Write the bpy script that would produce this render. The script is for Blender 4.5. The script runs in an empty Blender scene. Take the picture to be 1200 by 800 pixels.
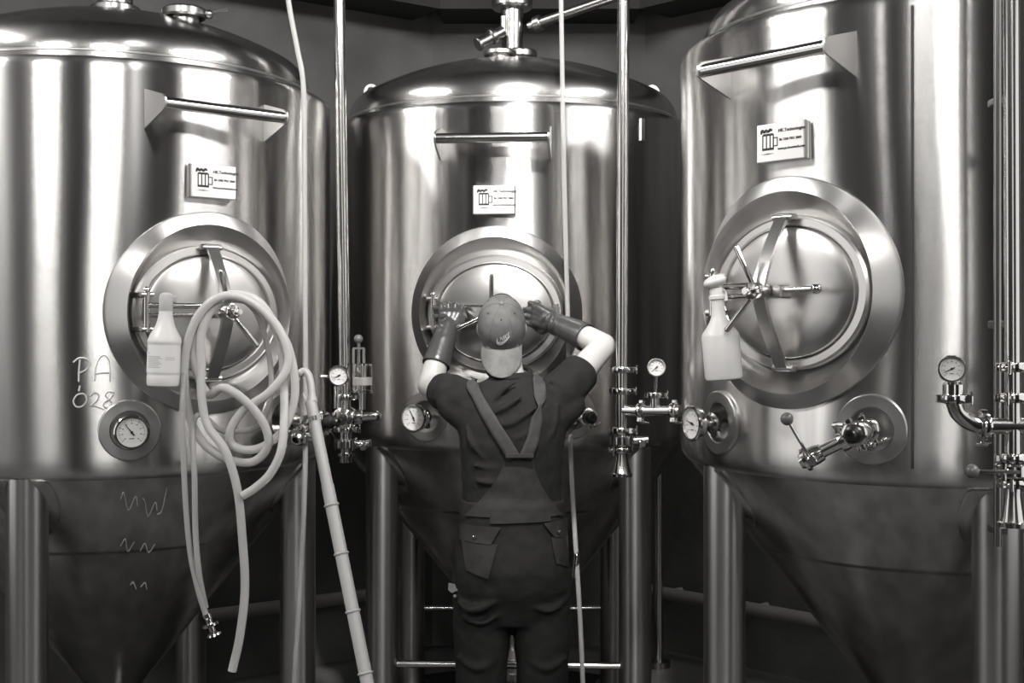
import bpy, math, random
from mathutils import Matrix, Vector
from mathutils.bvhtree import BVHTree
random.seed(7)
PI = math.pi
SC = bpy.context.scene
COL = SC.collection

# ------------------------------------------------------------------ camera
FPX, HORIZON, CAMZ = 1452.0, 395.3, 1.62
cam = bpy.data.cameras.new('camera')
cam.sensor_width = 36.0
cam.lens = 36.0 * FPX / 1200.0
cam.shift_y = (HORIZON - 400.0) / 1200.0
cam_ob = bpy.data.objects.new('camera', cam)
COL.objects.link(cam_ob)
cam_ob.location = (0, 0, CAMZ)
cam_ob.rotation_euler = (PI / 2, 0, 0)
SC.camera = cam_ob

# ------------------------------------------------------------------ world, lamps, exposure
world = bpy.data.worlds.new('world')
SC.world = world
world.use_nodes = True
world.node_tree.nodes['Background'].inputs[0].default_value = (1.0, 0.985, 0.97, 1)
world.node_tree.nodes['Background'].inputs[1].default_value = 0.012


def area_light(name, loc, target, size, power, shape='DISK', size_y=None):
    l = bpy.data.lights.new(name, 'AREA')
    l.shape = shape
    l.size = size
    if size_y:
        l.size_y = size_y
    l.energy = power
    l.color = (1.0, 0.985, 0.965)
    o = bpy.data.objects.new(name, l)
    COL.objects.link(o)
    o.location = loc
    d = Vector(target) - Vector(loc)
    o.rotation_euler = d.to_track_quat('-Z', 'Y').to_euler()
    return o


def spot_light(name, loc, target, power, cone, blend, radius):
    l = bpy.data.lights.new(name, 'SPOT')
    l.energy = power
    l.spot_size = math.radians(cone)
    l.spot_blend = blend
    l.shadow_soft_size = radius
    l.color = (1.0, 0.985, 0.965)
    o = bpy.data.objects.new(name, l)
    COL.objects.link(o)
    o.location = loc
    o.rotation_euler = (Vector(target) - Vector(loc)).to_track_quat('-Z', 'Y').to_euler()
    return o


KEY = spot_light('added_key_spot', (.30, 1.2, 4.7), (.0, 4.45, 2.1), 1300, 40, .9, .12)  # added spot to brighten the middle tank, no lamp known there
WIN_E = 1.2           # tall panes, overcast daylight
CLR_E = 85.0         # clerestory panes, bright sky
SC.view_settings.view_transform = 'Standard'
SC.view_settings.look = 'None'
SC.view_settings.exposure = 0.0
SC.view_settings.gamma = 1.0
SC.view_settings.use_curve_mapping = False


# ------------------------------------------------------------------ small helpers
def at(px, py, Y):
    return Vector(((px - 600.0) / FPX * Y, Y, CAMZ - (py - HORIZON) / FPX * Y))


def frame(o, z, x=None):
    """matrix with origin o, local Z along z and local X as close to x as it can be"""
    z = Vector(z).normalized()
    x = Vector(x) if x is not None else (Vector((1, 0, 0)) if abs(z.x) < 0.9 else Vector((0, 1, 0)))
    x = (x - z * x.dot(z)).normalized()
    y = z.cross(x)
    m = Matrix((x, y, z)).transposed().to_4x4()
    m.translation = Vector(o)
    return m


def spline(pts, n=8):
    pts = [Vector(p) for p in pts]
    P = [pts[0] * 2 - pts[1]] + pts + [pts[-1] * 2 - pts[-2]]
    out = []
    for i in range(1, len(P) - 2):
        a, b, c, d = P[i - 1], P[i], P[i + 1], P[i + 2]
        for k in range(n):
            t = k / n
            out.append(0.5 * ((2 * b) + (c - a) * t + (2 * a - 5 * b + 4 * c - d) * t * t + (3 * b - a - 3 * c + d) * t ** 3))
    out.append(pts[-1])
    return out


class MB:
    def __init__(s):
        s.v, s.f = [], []

    def add(s, v, f, m=None):
        b = len(s.v)
        s.v += [tuple(m @ Vector(p)) if m is not None else tuple(p) for p in v]
        s.f += [tuple(i + b for i in q) for q in f]
        return s

    def box(s, size, m=None, c=(0, 0, 0), bev=0.0):
        x, y, z = (a / 2 for a in size)
        if bev <= 0:
            v = [(c[0] + i * x, c[1] + j * y, c[2] + k * z) for k in (-1, 1) for j in (-1, 1) for i in (-1, 1)]
            f = [(0, 2, 3, 1), (4, 5, 7, 6), (0, 1, 5, 4), (2, 6, 7, 3), (0, 4, 6, 2), (1, 3, 7, 5)]
            return s.add(v, f, m)
        b = min(bev, x * .9, y * .9, z * .9)
        r = [[(x - b, y - b, z), (x - b, y, z - b), (x, y - b, z - b)]]
        v, idx = [], {}
        for i in (-1, 1):
            for j in (-1, 1):
                for k in (-1, 1):
                    for q, p in enumerate(r[0]):
                        idx[(i, j, k, q)] = len(v)
                        v.append((c[0] + i * p[0], c[1] + j * p[1], c[2] + k * p[2]))
        f = []
        I = idx
        for k in (-1, 1):
            q = [I[(-1, -1, k, 0)], I[(1, -1, k, 0)], I[(1, 1, k, 0)], I[(-1, 1, k, 0)]]
            f.append(q if k > 0 else q[::-1])
            q = [I[(-1, k, -1, 1)], I[(1, k, -1, 1)], I[(1, k, 1, 1)], I[(-1, k, 1, 1)]]
            f.append(q if k < 0 else q[::-1])
            q = [I[(k, -1, -1, 2)], I[(k, 1, -1, 2)], I[(k, 1, 1, 2)], I[(k, -1, 1, 2)]]
            f.append(q if k > 0 else q[::-1])
        for i in (-1, 1):
            for j in (-1, 1):
                f.append((I[(i, -1, j, 0)], I[(i, 1, j, 0)], I[(i, 1, j, 2)], I[(i, -1, j, 2)]))
                f.append((I[(-1, i, j, 0)], I[(1, i, j, 0)], I[(1, i, j, 1)], I[(-1, i, j, 1)]))
                f.append((I[(i, j, -1, 1)], I[(i, j, 1, 1)], I[(i, j, 1, 2)], I[(i, j, -1, 2)]))
                for k in (-1, 1):
                    f.append((I[(i, j, k, 0)], I[(i, j, k, 1)], I[(i, j, k, 2)]))
        return s.add(v, f, m)

    def lathe(s, prof, m=None, seg=32, sx=1.0, sy=1.0):
        """profile of (radius, height) turned about local Z"""
        v, f, rows = [], [], []
        for r, z in prof:
            if r < 1e-6:
                rows.append([len(v)])
                v.append((0, 0, z))
            else:
                rows.append(list(range(len(v), len(v) + seg)))
                v += [(r * sx * math.cos(2 * PI * k / seg), r * sy * math.sin(2 * PI * k / seg), z) for k in range(seg)]
        for a, b in zip(rows, rows[1:]):
            for k in range(seg):
                k2 = (k + 1) % seg
                if len(a) == 1 and len(b) == 1:
                    continue
                if len(a) == 1:
                    f.append((a[0], b[k2], b[k]))
                elif len(b) == 1:
                    f.append((a[k], a[k2], b[0]))
                else:
                    f.append((a[k], a[k2], b[k2], b[k]))
        return s.add(v, f, m)

    def cyl(s, p0, p1, r, seg=20, bev=0.0, r1=None):
        p0, p1 = Vector(p0), Vector(p1)
        h = (p1 - p0).length
        r1 = r if r1 is None else r1
        b = bev
        pr = [(0, 0), (r - b, 0), (r, b), (r1, h - b), (r1 - b, h), (0, h)] if b else [(0, 0), (r, 0), (r1, h), (0, h)]
        return s.lathe(pr, frame(p0, p1 - p0), seg)

    def sphere(s, c, r, seg=20, rings=10, sc=(1, 1, 1), m=None):
        pr = [(r * math.sin(PI * i / rings), -r * math.cos(PI * i / rings)) for i in range(rings + 1)]
        pr[0] = (0, -r)
        pr[-1] = (0, r)
        mm = Matrix.Translation(Vector(c)) @ Matrix.Diagonal((sc[0], sc[1], sc[2], 1))
        if m is not None:
            mm = m @ mm
        return s.lathe(pr, mm, seg)

    def tube(s, path, r, seg=12, caps=True, flat=None):
        """swept round tube; r may be a list; flat=(sx, sy) squashes the section"""
        path = [Vector(p) for p in path]
        n = len(path)
        rr = r if isinstance(r, (list, tuple)) else [r] * n
        v, f = [], []
        t0 = (path[1] - path[0]).normalized()
        up = Vector((0, 0, 1)) if abs(t0.z) < 0.9 else Vector((1, 0, 0))
        x = (up - t0 * up.dot(t0)).normalized()
        for i in range(n):
            t = (path[min(i + 1, n - 1)] - path[max(i - 1, 0)]).normalized()
            x = (x - t * x.dot(t)).normalized()
            y = t.cross(x)
            for k in range(seg):
                a = 2 * PI * k / seg
                cx, cy = (flat or (1, 1))
                v.append(path[i] + (x * math.cos(a) * cx + y * math.sin(a) * cy) * rr[i])
        for i in range(n - 1):
            for k in range(seg):
                k2 = (k + 1) % seg
                f.append((i * seg + k, i * seg + k2, (i + 1) * seg + k2, (i + 1) * seg + k))
        if caps:
            f.append(tuple(range(seg))[::-1])
            f.append(tuple(range((n - 1) * seg, n * seg)))
        return s.add(v, f)

    def capsule(s, p0, p1, r0, r1, seg=20, rings=6):
        p0, p1 = Vector(p0), Vector(p1)
        h = (p1 - p0).length
        pr = [(0, -r0)] + [(r0 * math.sin(PI / 2 * i / rings), -r0 * math.cos(PI / 2 * i / rings)) for i in range(1, rings + 1)]
        pr += [(r1 * math.cos(PI / 2 * i / rings), h + r1 * math.sin(PI / 2 * i / rings)) for i in range(rings)] + [(0, h + r1)]
        return s.lathe(pr, frame(p0, p1 - p0), seg)

    def prism(s, poly, depth, m=None):
        """polygon in local XY, extruded along +Z"""
        n = len(poly)
        v = [(x, y, 0) for x, y in poly] + [(x, y, depth) for x, y in poly]
        f = [tuple(range(n))[::-1], tuple(range(n, 2 * n))]
        f += [(i, (i + 1) % n, n + (i + 1) % n, n + i) for i in range(n)]
        return s.add(v, f, m)

    def torus(s, R, r, m=None, seg=40, sub=10, sx=1.0, sy=1.0):
        v, f = [], []
        for i in range(seg):
            a = 2 * PI * i / seg
            for k in range(sub):
                b = 2 * PI * k / sub
                q = R + r * math.cos(b)
                v.append((q * sx * math.cos(a), q * sy * math.sin(a), r * math.sin(b)))
        for i in range(seg):
            for k in range(sub):
                i2, k2 = (i + 1) % seg, (k + 1) % sub
                f.append((i * sub + k, i2 * sub + k, i2 * sub + k2, i * sub + k2))
        return s.add(v, f, m)

    def mesh(s, name):
        me = bpy.data.meshes.new(name)
        me.from_pydata(s.v, [], s.f)
        me.validate()
        return me

    def build(s, name, mat, parent=None, sharp=35, world=False):
        if world and parent is not None:
            inv = ROOT[parent].inverted()
            s.v = [tuple(inv @ Vector(p)) for p in s.v]
        return link(name, s.mesh(name), mat, parent, sharp)


ROOT = {}


def link(name, me, mat, parent=None, sharp=35):
    me.materials.clear()
    me.materials.append(mat)
    for p in me.polygons:
        p.use_smooth = True
    if sharp:
        me.set_sharp_from_angle(angle=math.radians(sharp))
    o = bpy.data.objects.new(name, me)
    COL.objects.link(o)
    if parent is not None:
        o.parent = parent
        ROOT[o] = ROOT[parent]
    else:
        ROOT[o] = Matrix.Identity(4)
    return o


def tag(o, label=None, cat=None, group=None, kind=None):
    if label:
        o['label'] = label
    if cat:
        o['category'] = cat
    if group:
        o['group'] = group
    if kind:
        o['kind'] = kind
    return o


def thing(name, label, cat, loc=(0, 0, 0), rz=0.0, group=None):
    o = bpy.data.objects.new(name, None)
    o.empty_display_size = 0.1
    COL.objects.link(o)
    o.location = loc
    o.rotation_euler = (0, 0, rz)
    ROOT[o] = Matrix.Translation(Vector(loc)) @ Matrix.Rotation(rz, 4, 'Z')
    return tag(o, label, cat, group)


def remesh(mb, voxel, smooth=6, fac=0.5, disp=None):
    """one continuous surface grown round overlapping solids"""
    me = mb.mesh('tmp')
    o = bpy.data.objects.new('tmp', me)
    COL.objects.link(o)
    r = o.modifiers.new('r', 'REMESH')
    r.mode = 'VOXEL'
    r.voxel_size = voxel
    if smooth:
        q = o.modifiers.new('s', 'SMOOTH')
        q.factor = fac
        q.iterations = smooth
    if disp:
        for scale, strength in disp:
            tex = bpy.data.textures.new('folds', 'CLOUDS')
            tex.noise_scale = scale
            tex.noise_depth = 1
            d = o.modifiers.new('d', 'DISPLACE')
            d.texture = tex
            d.strength = strength
            d.mid_level = 0.5
    dg = bpy.context.evaluated_depsgraph_get()
    out = bpy.data.meshes.new_from_object(o.evaluated_get(dg))
    bpy.data.objects.remove(o)
    bpy.data.meshes.remove(me)
    return out


def text_mesh(body, size, m, depth=0.0008, align='LEFT', bold=0.0):
    cu = bpy.data.curves.new('t', 'FONT')
    cu.body = body
    cu.size = size
    cu.align_x = align
    cu.extrude = depth
    cu.offset = bold
    cu.resolution_u = 2
    o = bpy.data.objects.new('t', cu)
    COL.objects.link(o)
    dg = bpy.context.evaluated_depsgraph_get()
    me = bpy.data.meshes.new_from_object(o.evaluated_get(dg))
    v = [tuple(p.co) for p in me.vertices]
    f = [tuple(p.vertices) for p in me.polygons]
    bpy.data.objects.remove(o)
    bpy.data.meshes.remove(me)
    bpy.data.curves.remove(cu)
    return v, f


# ------------------------------------------------------------------ materials
def mat(name, g, rough=0.5, metal=0.0, warm=1.0, **kw):
    m = bpy.data.materials.new(name)
    m.use_nodes = True
    b = m.node_tree.nodes['Principled BSDF']
    b.inputs['Base Color'].default_value = (g, g * (1 - .018 * warm), g * (1 - .036 * warm), 1)
    b.inputs['Roughness'].default_value = rough
    b.inputs['Metallic'].default_value = metal
    for k, v in kw.items():
        b.inputs[k.replace('_', ' ')].default_value = v
    return m


def nodes(m):
    return m.node_tree.nodes, m.node_tree.links, m.node_tree.nodes['Principled BSDF']


def noise(m, scale, stretch=(1, 1, 1), detail=3, coord='Object'):
    N, L, b = nodes(m)
    tc = N.new('ShaderNodeTexCoord')
    mp = N.new('ShaderNodeMapping')
    mp.inputs['Scale'].default_value = stretch
    nz = N.new('ShaderNodeTexNoise')
    nz.inputs['Scale'].default_value = scale
    nz.inputs['Detail'].default_value = detail
    L.new(tc.outputs[coord], mp.inputs['Vector'])
    L.new(mp.outputs['Vector'], nz.inputs['Vector'])
    return nz.outputs['Fac']


def ramp(m, src, a, b, lo, hi):
    N, L, _ = nodes(m)
    r = N.new('ShaderNodeMapRange')
    r.inputs['From Min'].default_value = a
    r.inputs['From Max'].default_value = b
    r.inputs['To Min'].default_value = lo
    r.inputs['To Max'].default_value = hi
    L.new(src, r.inputs['Value'])
    return r.outputs['Result']


def gray(m, val):
    """value socket -> slightly warm grey base colour"""
    N, L, b = nodes(m)
    c = N.new('ShaderNodeCombineColor')
    for i, k in enumerate((1.0, 0.982, 0.964)):
        q = N.new('ShaderNodeMath')
        q.operation = 'MULTIPLY'
        q.inputs[1].default_value = k
        L.new(val, q.inputs[0])
        L.new(q.outputs[0], c.inputs[i])
    L.new(c.outputs[0], b.inputs['Base Color'])


def bump(m, src, strength, dist=0.002, prev=None):
    N, L, b = nodes(m)
    u = N.new('ShaderNodeBump')
    u.inputs['Strength'].default_value = strength
    u.inputs['Distance'].default_value = dist
    L.new(src, u.inputs['Height'])
    if prev:
        L.new(prev, u.inputs['Normal'])
    L.new(u.outputs['Normal'], b.inputs['Normal'])
    return u.outputs['Normal']


def brushed(name, g=0.62, rough=0.25, aniso=0.97, rot=0.25, wob=0.12, streak=0.20, gr=1.0):
    m = mat(name, g, rough, 1.0, Anisotropic=aniso)
    N, L, b = nodes(m)
    tg = N.new('ShaderNodeTangent')
    tg.direction_type = 'RADIAL'
    tg.axis = 'Z'
    L.new(tg.outputs[0], b.inputs['Tangent'])
    b.inputs['Anisotropic Rotation'].default_value = rot
    # grain runs round the tank; long runs of dried drips go down it
    grain = noise(m, 16, (1, 1, 70), 3)
    drip = noise(m, 14, (1, 1, .06), 4)
    v1 = ramp(m, drip, .35, .75, g * (1 - streak), g * (1 + streak))
    gray(m, v1)
    L.new(ramp(m, grain, .3, .7, rough * (1 - .03 * gr), rough * (1 + .04 * gr)), b.inputs['Roughness'])
    n1 = bump(m, noise(m, 2.2, (1, 1, .55), 1), wob, 0.012)
    return m


STEEL = brushed('brushed_tank_steel')
DOME = brushed('brushed_dome_steel', .46, .23, .35, 0.25, .06, .15)
CONE = brushed('brushed_cone_steel', .60, .27, .6, 0.25, .14, .26, 0.0)
LEGM = brushed('leg_steel', .55, .3, .5, 0.25, .03, .1)
SATIN = mat('satin_steel', .60, .28, 1.0)
bump(SATIN, noise(SATIN, 60, (1, 1, 1), 2), .05, .001)
PLATE_S = mat('collar_steel', .46, .34, 1.0)
POLISH = mat('polished_steel', .68, .13, 1.0)
PIPE = mat('pipe_steel', .62, .18, 1.0)
SEAM = mat('seam_shadow_gap', .03, .5)
RAILM = mat('dusty_rail_paint', .22, .7)
DARKST = mat('dark_steel', .30, .3, 1.0)
RUBBER = mat('black_rubber', .008, .35)
KNOB = mat('dark_knob_plastic', .10, .3)
DIAL = mat('dial_face', .62, .45)
INK = mat('black_ink', .015, .6)
PLATEM = mat('name_plate_metal', .66, .42, .35)
WHITEP = mat('white_plastic', .62, .38)
POLEM = mat('pole_plastic', .40, .4)
BLACKM = mat('shade_disc_black', .006, .7)  # flat black for the added discs under the tanks
WHITEP.node_tree.nodes['Principled BSDF'].inputs['Subsurface Weight'].default_value = .25
WHITEP.node_tree.nodes['Principled BSDF'].inputs['Subsurface Radius'].default_value = (.02, .02, .02)
LABEL = mat('paper_label', .66, .6)
LABELD = mat('label_print', .42, .6)
GREYP = mat('grey_plastic', .45, .45)
MARKER = mat('white_marker', .75, .6)
CHALKD = mat('faded_marker', .42, .6)
GLASS = mat('clear_glass', .9, .03)
GLASS.node_tree.nodes['Principled BSDF'].inputs['Transmission Weight'].default_value = 1.0
GLASS.node_tree.nodes['Principled BSDF'].inputs['IOR'].default_value = 1.25


def hose_mat(name, g, tr):
    m = mat(name, g, .22)
    N, L, b = nodes(m)
    b.inputs['Transmission Weight'].default_value = tr
    b.inputs['IOR'].default_value = 1.25
    b.inputs['Subsurface Weight'].default_value = .2
    b.inputs['Subsurface Radius'].default_value = (.02, .02, .02)
    return m


HOSE = hose_mat('clear_hose', .66, .35)
HOSE2 = hose_mat('thin_clear_hose', .52, .45)
SKIN = mat('skin', .42, .5)
SKIN.node_tree.nodes['Principled BSDF'].inputs['Subsurface Weight'].default_value = .15
SKIN.node_tree.nodes['Principled BSDF'].inputs['Subsurface Radius'].default_value = (.01, .006, .004)


def cloth(name, g, rough=.85, weave=420, fold=.35):
    m = mat(name, g, rough)
    b1 = bump(m, noise(m, 9, (1, 1, 1), 3), fold, .02)
    bump(m, noise(m, weave, (1, 1, 1), 2), .12, .0015, b1)
    gray(m, ramp(m, noise(m, 30, (1, 1, 1), 4), .3, .7, g * .82, g * 1.2))
    m.node_tree.nodes['Principled BSDF'].inputs['Specular IOR Level'].default_value = .25
    return m


SHIRT = cloth('shirt_cloth', .013)
OVERALL = cloth('overall_cloth', .015, .8, 500, .4)
OVERALL_P = cloth('overall_pocket_cloth', .027, .75, 500, .4)
STRAP = cloth('strap_web', .045, .75, 600, .1)
CAPM = cloth('cap_cloth', .11, .85, 500, .15)
CAPB = cloth('cap_brim_cloth', .16, .85, 500, .1)
GLOVE = mat('rubber_glove', .045, .33)
bump(GLOVE, noise(GLOVE, 28, (1, 1, 1), 3), .35, .006)
CUFF = GLOVE
BOOT = mat('boot_rubber', .02, .5)
STITCH = mat('light_stitching', .6, .7)


def wall_mat(name, g, sc=3.0):
    m = mat(name, g, .85)
    gray(m, ramp(m, noise(m, sc, (1, 1, 1), 6), .3, .7, g * .75, g * 1.2))
    bump(m, noise(m, 22, (1, 1, 1), 5), .25, .01)
    return m


CONCRETE = wall_mat('concrete_wall', .10)
ROOMW = wall_mat('room_wall', .045)
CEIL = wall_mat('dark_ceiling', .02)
FLOORM = wall_mat('wet_dark_floor', .11)
FLOORM.node_tree.nodes['Principled BSDF'].inputs['Roughness'].default_value = .4
WINFR = mat('window_frame_paint', .05, .5)


def emit(name, e):
    m = bpy.data.materials.new(name)
    m.use_nodes = True
    N, L = m.node_tree.nodes, m.node_tree.links
    N.remove(N['Principled BSDF'])
    x = N.new('ShaderNodeEmission')
    x.inputs[0].default_value = (1.0, .985, .965, 1)
    x.inputs[1].default_value = e
    L.new(x.outputs[0], N['Material Output'].inputs[0])
    return m


DAY = emit('daylight_pane', WIN_E)
SKY_A = emit('sky_pane', CLR_E)
FILL_PANE = emit('dim_fill_pane', CLR_E * .32)  # weaker glow for the added fill pane

# ------------------------------------------------------------------ the room
def struct(name, mb, m, label=None):
    o = mb.build(name, m, None, 30)
    o['kind'] = 'structure'
    if label:
        o['label'] = label
    return o


def slab(p, q, z0, z1, t, side):
    """wall panel from p to q (plan), thickness t laid on the outer side"""
    p, q = Vector((*p, 0)), Vector((*q, 0))
    d = (q - p).normalized()
    n = Vector((-d.y, d.x, 0)) * side * t
    mb = MB()
    v = [p, q, q + n, p + n]
    mb.add([(a.x, a.y, z0) for a in v] + [(a.x, a.y, z1) for a in v],
           [(3, 2, 1, 0), (4, 5, 6, 7), (0, 1, 5, 4), (1, 2, 6, 5), (2, 3, 7, 6), (3, 0, 4, 7)])
    return mb


H = 5.6
struct('floor', MB().box((9, 11, .2), None, (0, 2.0, -.1)), FLOORM, 'dark wet brewery floor')
struct('ceiling', MB().box((9, 11, .2), None, (0, 2.0, H + .1)), CEIL, 'dark ceiling')
W_A, W_B, W_C, W_D = (-4.0, 4.02), (-.42, 6.52), (.70, 6.52), (4.0, 3.30)
struct('wall_back_left', slab(W_A, W_B, 0, H, .2, 1), CONCRETE, 'grey concrete wall running back behind the left tank')
struct('wall_back', slab(W_B, W_C, 0, H, .2, 1), CONCRETE, 'grey concrete wall behind the middle tank')
struct('wall_back_right', slab(W_C, W_D, 0, H, .2, 1), CONCRETE, 'grey concrete wall behind the right tank')
struct('wall_left', slab((-4, -3), W_A, 0, H, .2, 1), ROOMW, 'side wall on the left')
struct('wall_right', slab(W_D, (4, -3), 0, H, .2, 1), ROOMW, 'side wall on the right')
struct('wall_front', slab((4, -3), (-4, -3), 0, H, .2, 1), ROOMW, 'wall facing the tanks')
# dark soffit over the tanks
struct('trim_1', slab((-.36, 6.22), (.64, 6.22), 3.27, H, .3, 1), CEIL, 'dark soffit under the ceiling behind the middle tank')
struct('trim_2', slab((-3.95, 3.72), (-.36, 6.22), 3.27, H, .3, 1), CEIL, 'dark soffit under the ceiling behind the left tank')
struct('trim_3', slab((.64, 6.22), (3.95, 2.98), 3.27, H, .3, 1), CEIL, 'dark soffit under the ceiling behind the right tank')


def window(name, c, u, n, w, h, cols, rows, label, m=DAY):
    """lit window in a wall: c centre, u along the wall, n into the room"""
    M = Matrix((Vector(u), Vector((0, 0, 1)), Vector(n))).transposed().to_4x4()
    M.translation = Vector(c)
    fr = MB()
    for sx in (-1, 1):
        fr.box((.07, h + .14, .06), M, (sx * (w / 2 + .035), 0, .03))
    for sz in (-1, 1):
        fr.box((w, .07, .06), M, (0, sz * (h / 2 + .035), .03))
    for i in range(1, cols):
        fr.box((.05, h, .05), M, (-w / 2 + w * i / cols, 0, .025))
    for i in range(1, rows):
        fr.box((w, .05, .045), M, (0, -h / 2 + h * i / rows, .0225))
    o = fr.build(name, WINFR)
    tag(o, label, None, None, 'structure')
    for i in range(cols):
        for j in range(rows):
            p = MB()
            x0, x1 = -w / 2 + w * i / cols, -w / 2 + w * (i + 1) / cols
            z0, z1 = -h / 2 + h * j / rows, -h / 2 + h * (j + 1) / rows
            p.add([(x0, z0, .012), (x1, z0, .012), (x1, z1, .012), (x0, z1, .012)], [(0, 1, 2, 3)], M)
            p.build('pane', m, o)


window('window_1', (3.99, .6, 2.1), (0, 1, 0), (-1, 0, 0), 4.4, 2.6, 3, 1, 'tall window in the right side wall')
window('window_2', (-3.99, 2.2, 2.1), (0, -1, 0), (1, 0, 0), 2.5, 2.6, 2, 1, 'tall window in the left side wall')
window('window_3', (.30, -2.99, 2.1), (1, 0, 0), (0, 1, 0), 1.25, 2.6, 1, 1, 'tall window facing the tanks')
# clerestory row under the ceiling
ZC, HC_ = 4.95, .40
window('window_4', (3.99, 1.15, ZC), (0, 1, 0), (-1, 0, 0), 3.9, HC_, 3, 1, 'clerestory window high in the right side wall', SKY_A)
window('window_5', (-3.99, 2.35, ZC), (0, -1, 0), (1, 0, 0), 2.6, HC_, 2, 1, 'clerestory window high in the left side wall', SKY_A)
window('window_6', (.45, -2.99, ZC), (1, 0, 0), (0, 1, 0), 1.90, HC_, 1, 1, 'middle clerestory window facing the tanks', SKY_A)
window('window_7', (-3.2, -2.99, ZC), (1, 0, 0), (0, 1, 0), 1.5, HC_, 1, 1, 'clerestory window facing the tanks on the left', SKY_A)
window('fill_window', (-1.33, -2.99, ZC), (1, 0, 0), (0, 1, 0), 1.2, HC_, 1, 1, 'added dim fill pane in the clerestory gap facing the tanks', FILL_PANE)  # added glowing pane, lifts a dark stripe on the middle tank
# unseen columns added to block window light and darken stripes on the tanks
struct('light_blocker', MB().cyl((-1.26, 1.95, 0), (-1.26, 1.95, H), .23, 32), CEIL, 'added dark column blocking light left of the tanks')
struct('light_blocker', MB().cyl((1.47, 1.45, 0), (1.47, 1.45, H), .38, 32), CEIL, 'added dark column blocking light right of the tanks')
struct('light_blocker', MB().cyl((-1.68, -1.0, 0), (-1.68, -1.0, H), .48, 32), CEIL, 'thick added dark column blocking light opposite the tanks')

# added black discs that darken the floor as reflected in the cones
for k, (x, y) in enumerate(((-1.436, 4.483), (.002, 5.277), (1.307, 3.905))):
    struct('shade_disc', MB().cyl((x, y, -.002), (x, y, .006), .78, 48), BLACKM, 'added black disc darkening the floor under the %s tank' % ('left', 'middle', 'right')[k])

# guard rails low on the bent back wall
for nm, p, q, lab in (('wall_rail', (-1.75, 5.50, .33), (-.52, 6.36, .33), 'grey horizontal wall pipe low behind the left tank leg'),
                      ('wall_rail', (.66, 6.36, .33), (1.62, 5.42, .33), 'grey horizontal wall pipe low behind the right tank leg')):
    mb = MB()
    mb.tube([p, q], .032, 16)
    o = mb.build(nm, RAILM)
    tag(o, lab, 'pipe', 'low wall pipes')
    for k in (.12, .5, .88):
        a = Vector(p).lerp(Vector(q), k)
        w = a + Vector((-.572, .82, 0) if a.x < 0 else (.697, .717, 0)) * .13
        MB().cyl(a, w, .014, 10).build('wall_bracket', RAILM, o)

# ------------------------------------------------------------------ fermentation tanks
RT = 0.77
ZS, ZR = 1.217, 2.487          # lower and upper edge of the jacket
CT = 0.78                      # cone: radius lost per metre


def prof_r(z):
    if z >= 1.205:
        return RT
    return .742 - (1.205 - z) * CT


def surf_hit(T, px, py, off=0.0):
    """world point on a tank's jacket or cone behind an image point"""
    (X, Y), dz = T['xy'], T['dz']
    d = Vector(((px - 600) / FPX, 1.0, -(py - HORIZON) / FPX))
    k, step = 2.0, .004
    while k < 7:
        p = Vector((0, 0, CAMZ)) + d * k
        r = math.hypot(p.x - X, p.y - Y)
        if r <= prof_r(p.z - dz) + off:
            return p
        k += step
    return Vector((0, 0, CAMZ)) + d * T['xy'][1]


def clamp_ring(parent, c, axis, r, name='clamp', world=True, side=(0, 0, 1), s=1.0):
    """pipe clamp: two flanges, a grooved band, a hinge and a wing nut"""
    m = frame(c, axis, side)
    mb = MB()
    w = .011 * s
    mb.lathe([(r, -w), (r * 1.18, -w), (r * 1.5, -w * .75), (r * 1.56, -w * .4), (r * 1.56, w * .4), (r * 1.5, w * .75), (r * 1.18, w), (r, w)], m, 28)
    mb.box((.014 * s, .016 * s, .018 * s), m, (-r * 1.62, 0, 0), .003)
    for k in (-1, 1):
        mb.box((.018 * s, .007 * s, .018 * s), m, (r * 1.72, k * .006 * s, 0), .002)
    o = mb.build(name, POLISH, parent, 35, world)
    nb = MB()
    x = r * 1.85
    nb.cyl(m @ Vector((x, -.014 * s, 0)), m @ Vector((x, .022 * s, 0)), .0035 * s, 8)
    nb.sphere((x, .022 * s, 0), .007 * s, 10, 6, (1, 1, 1), m)
    nb.box((.006 * s, .008 * s, .03 * s), m, (x + .002, .03 * s, 0), .002)
    nb.build('wing_nut', POLISH, o, 35, world)
    return o


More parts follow.
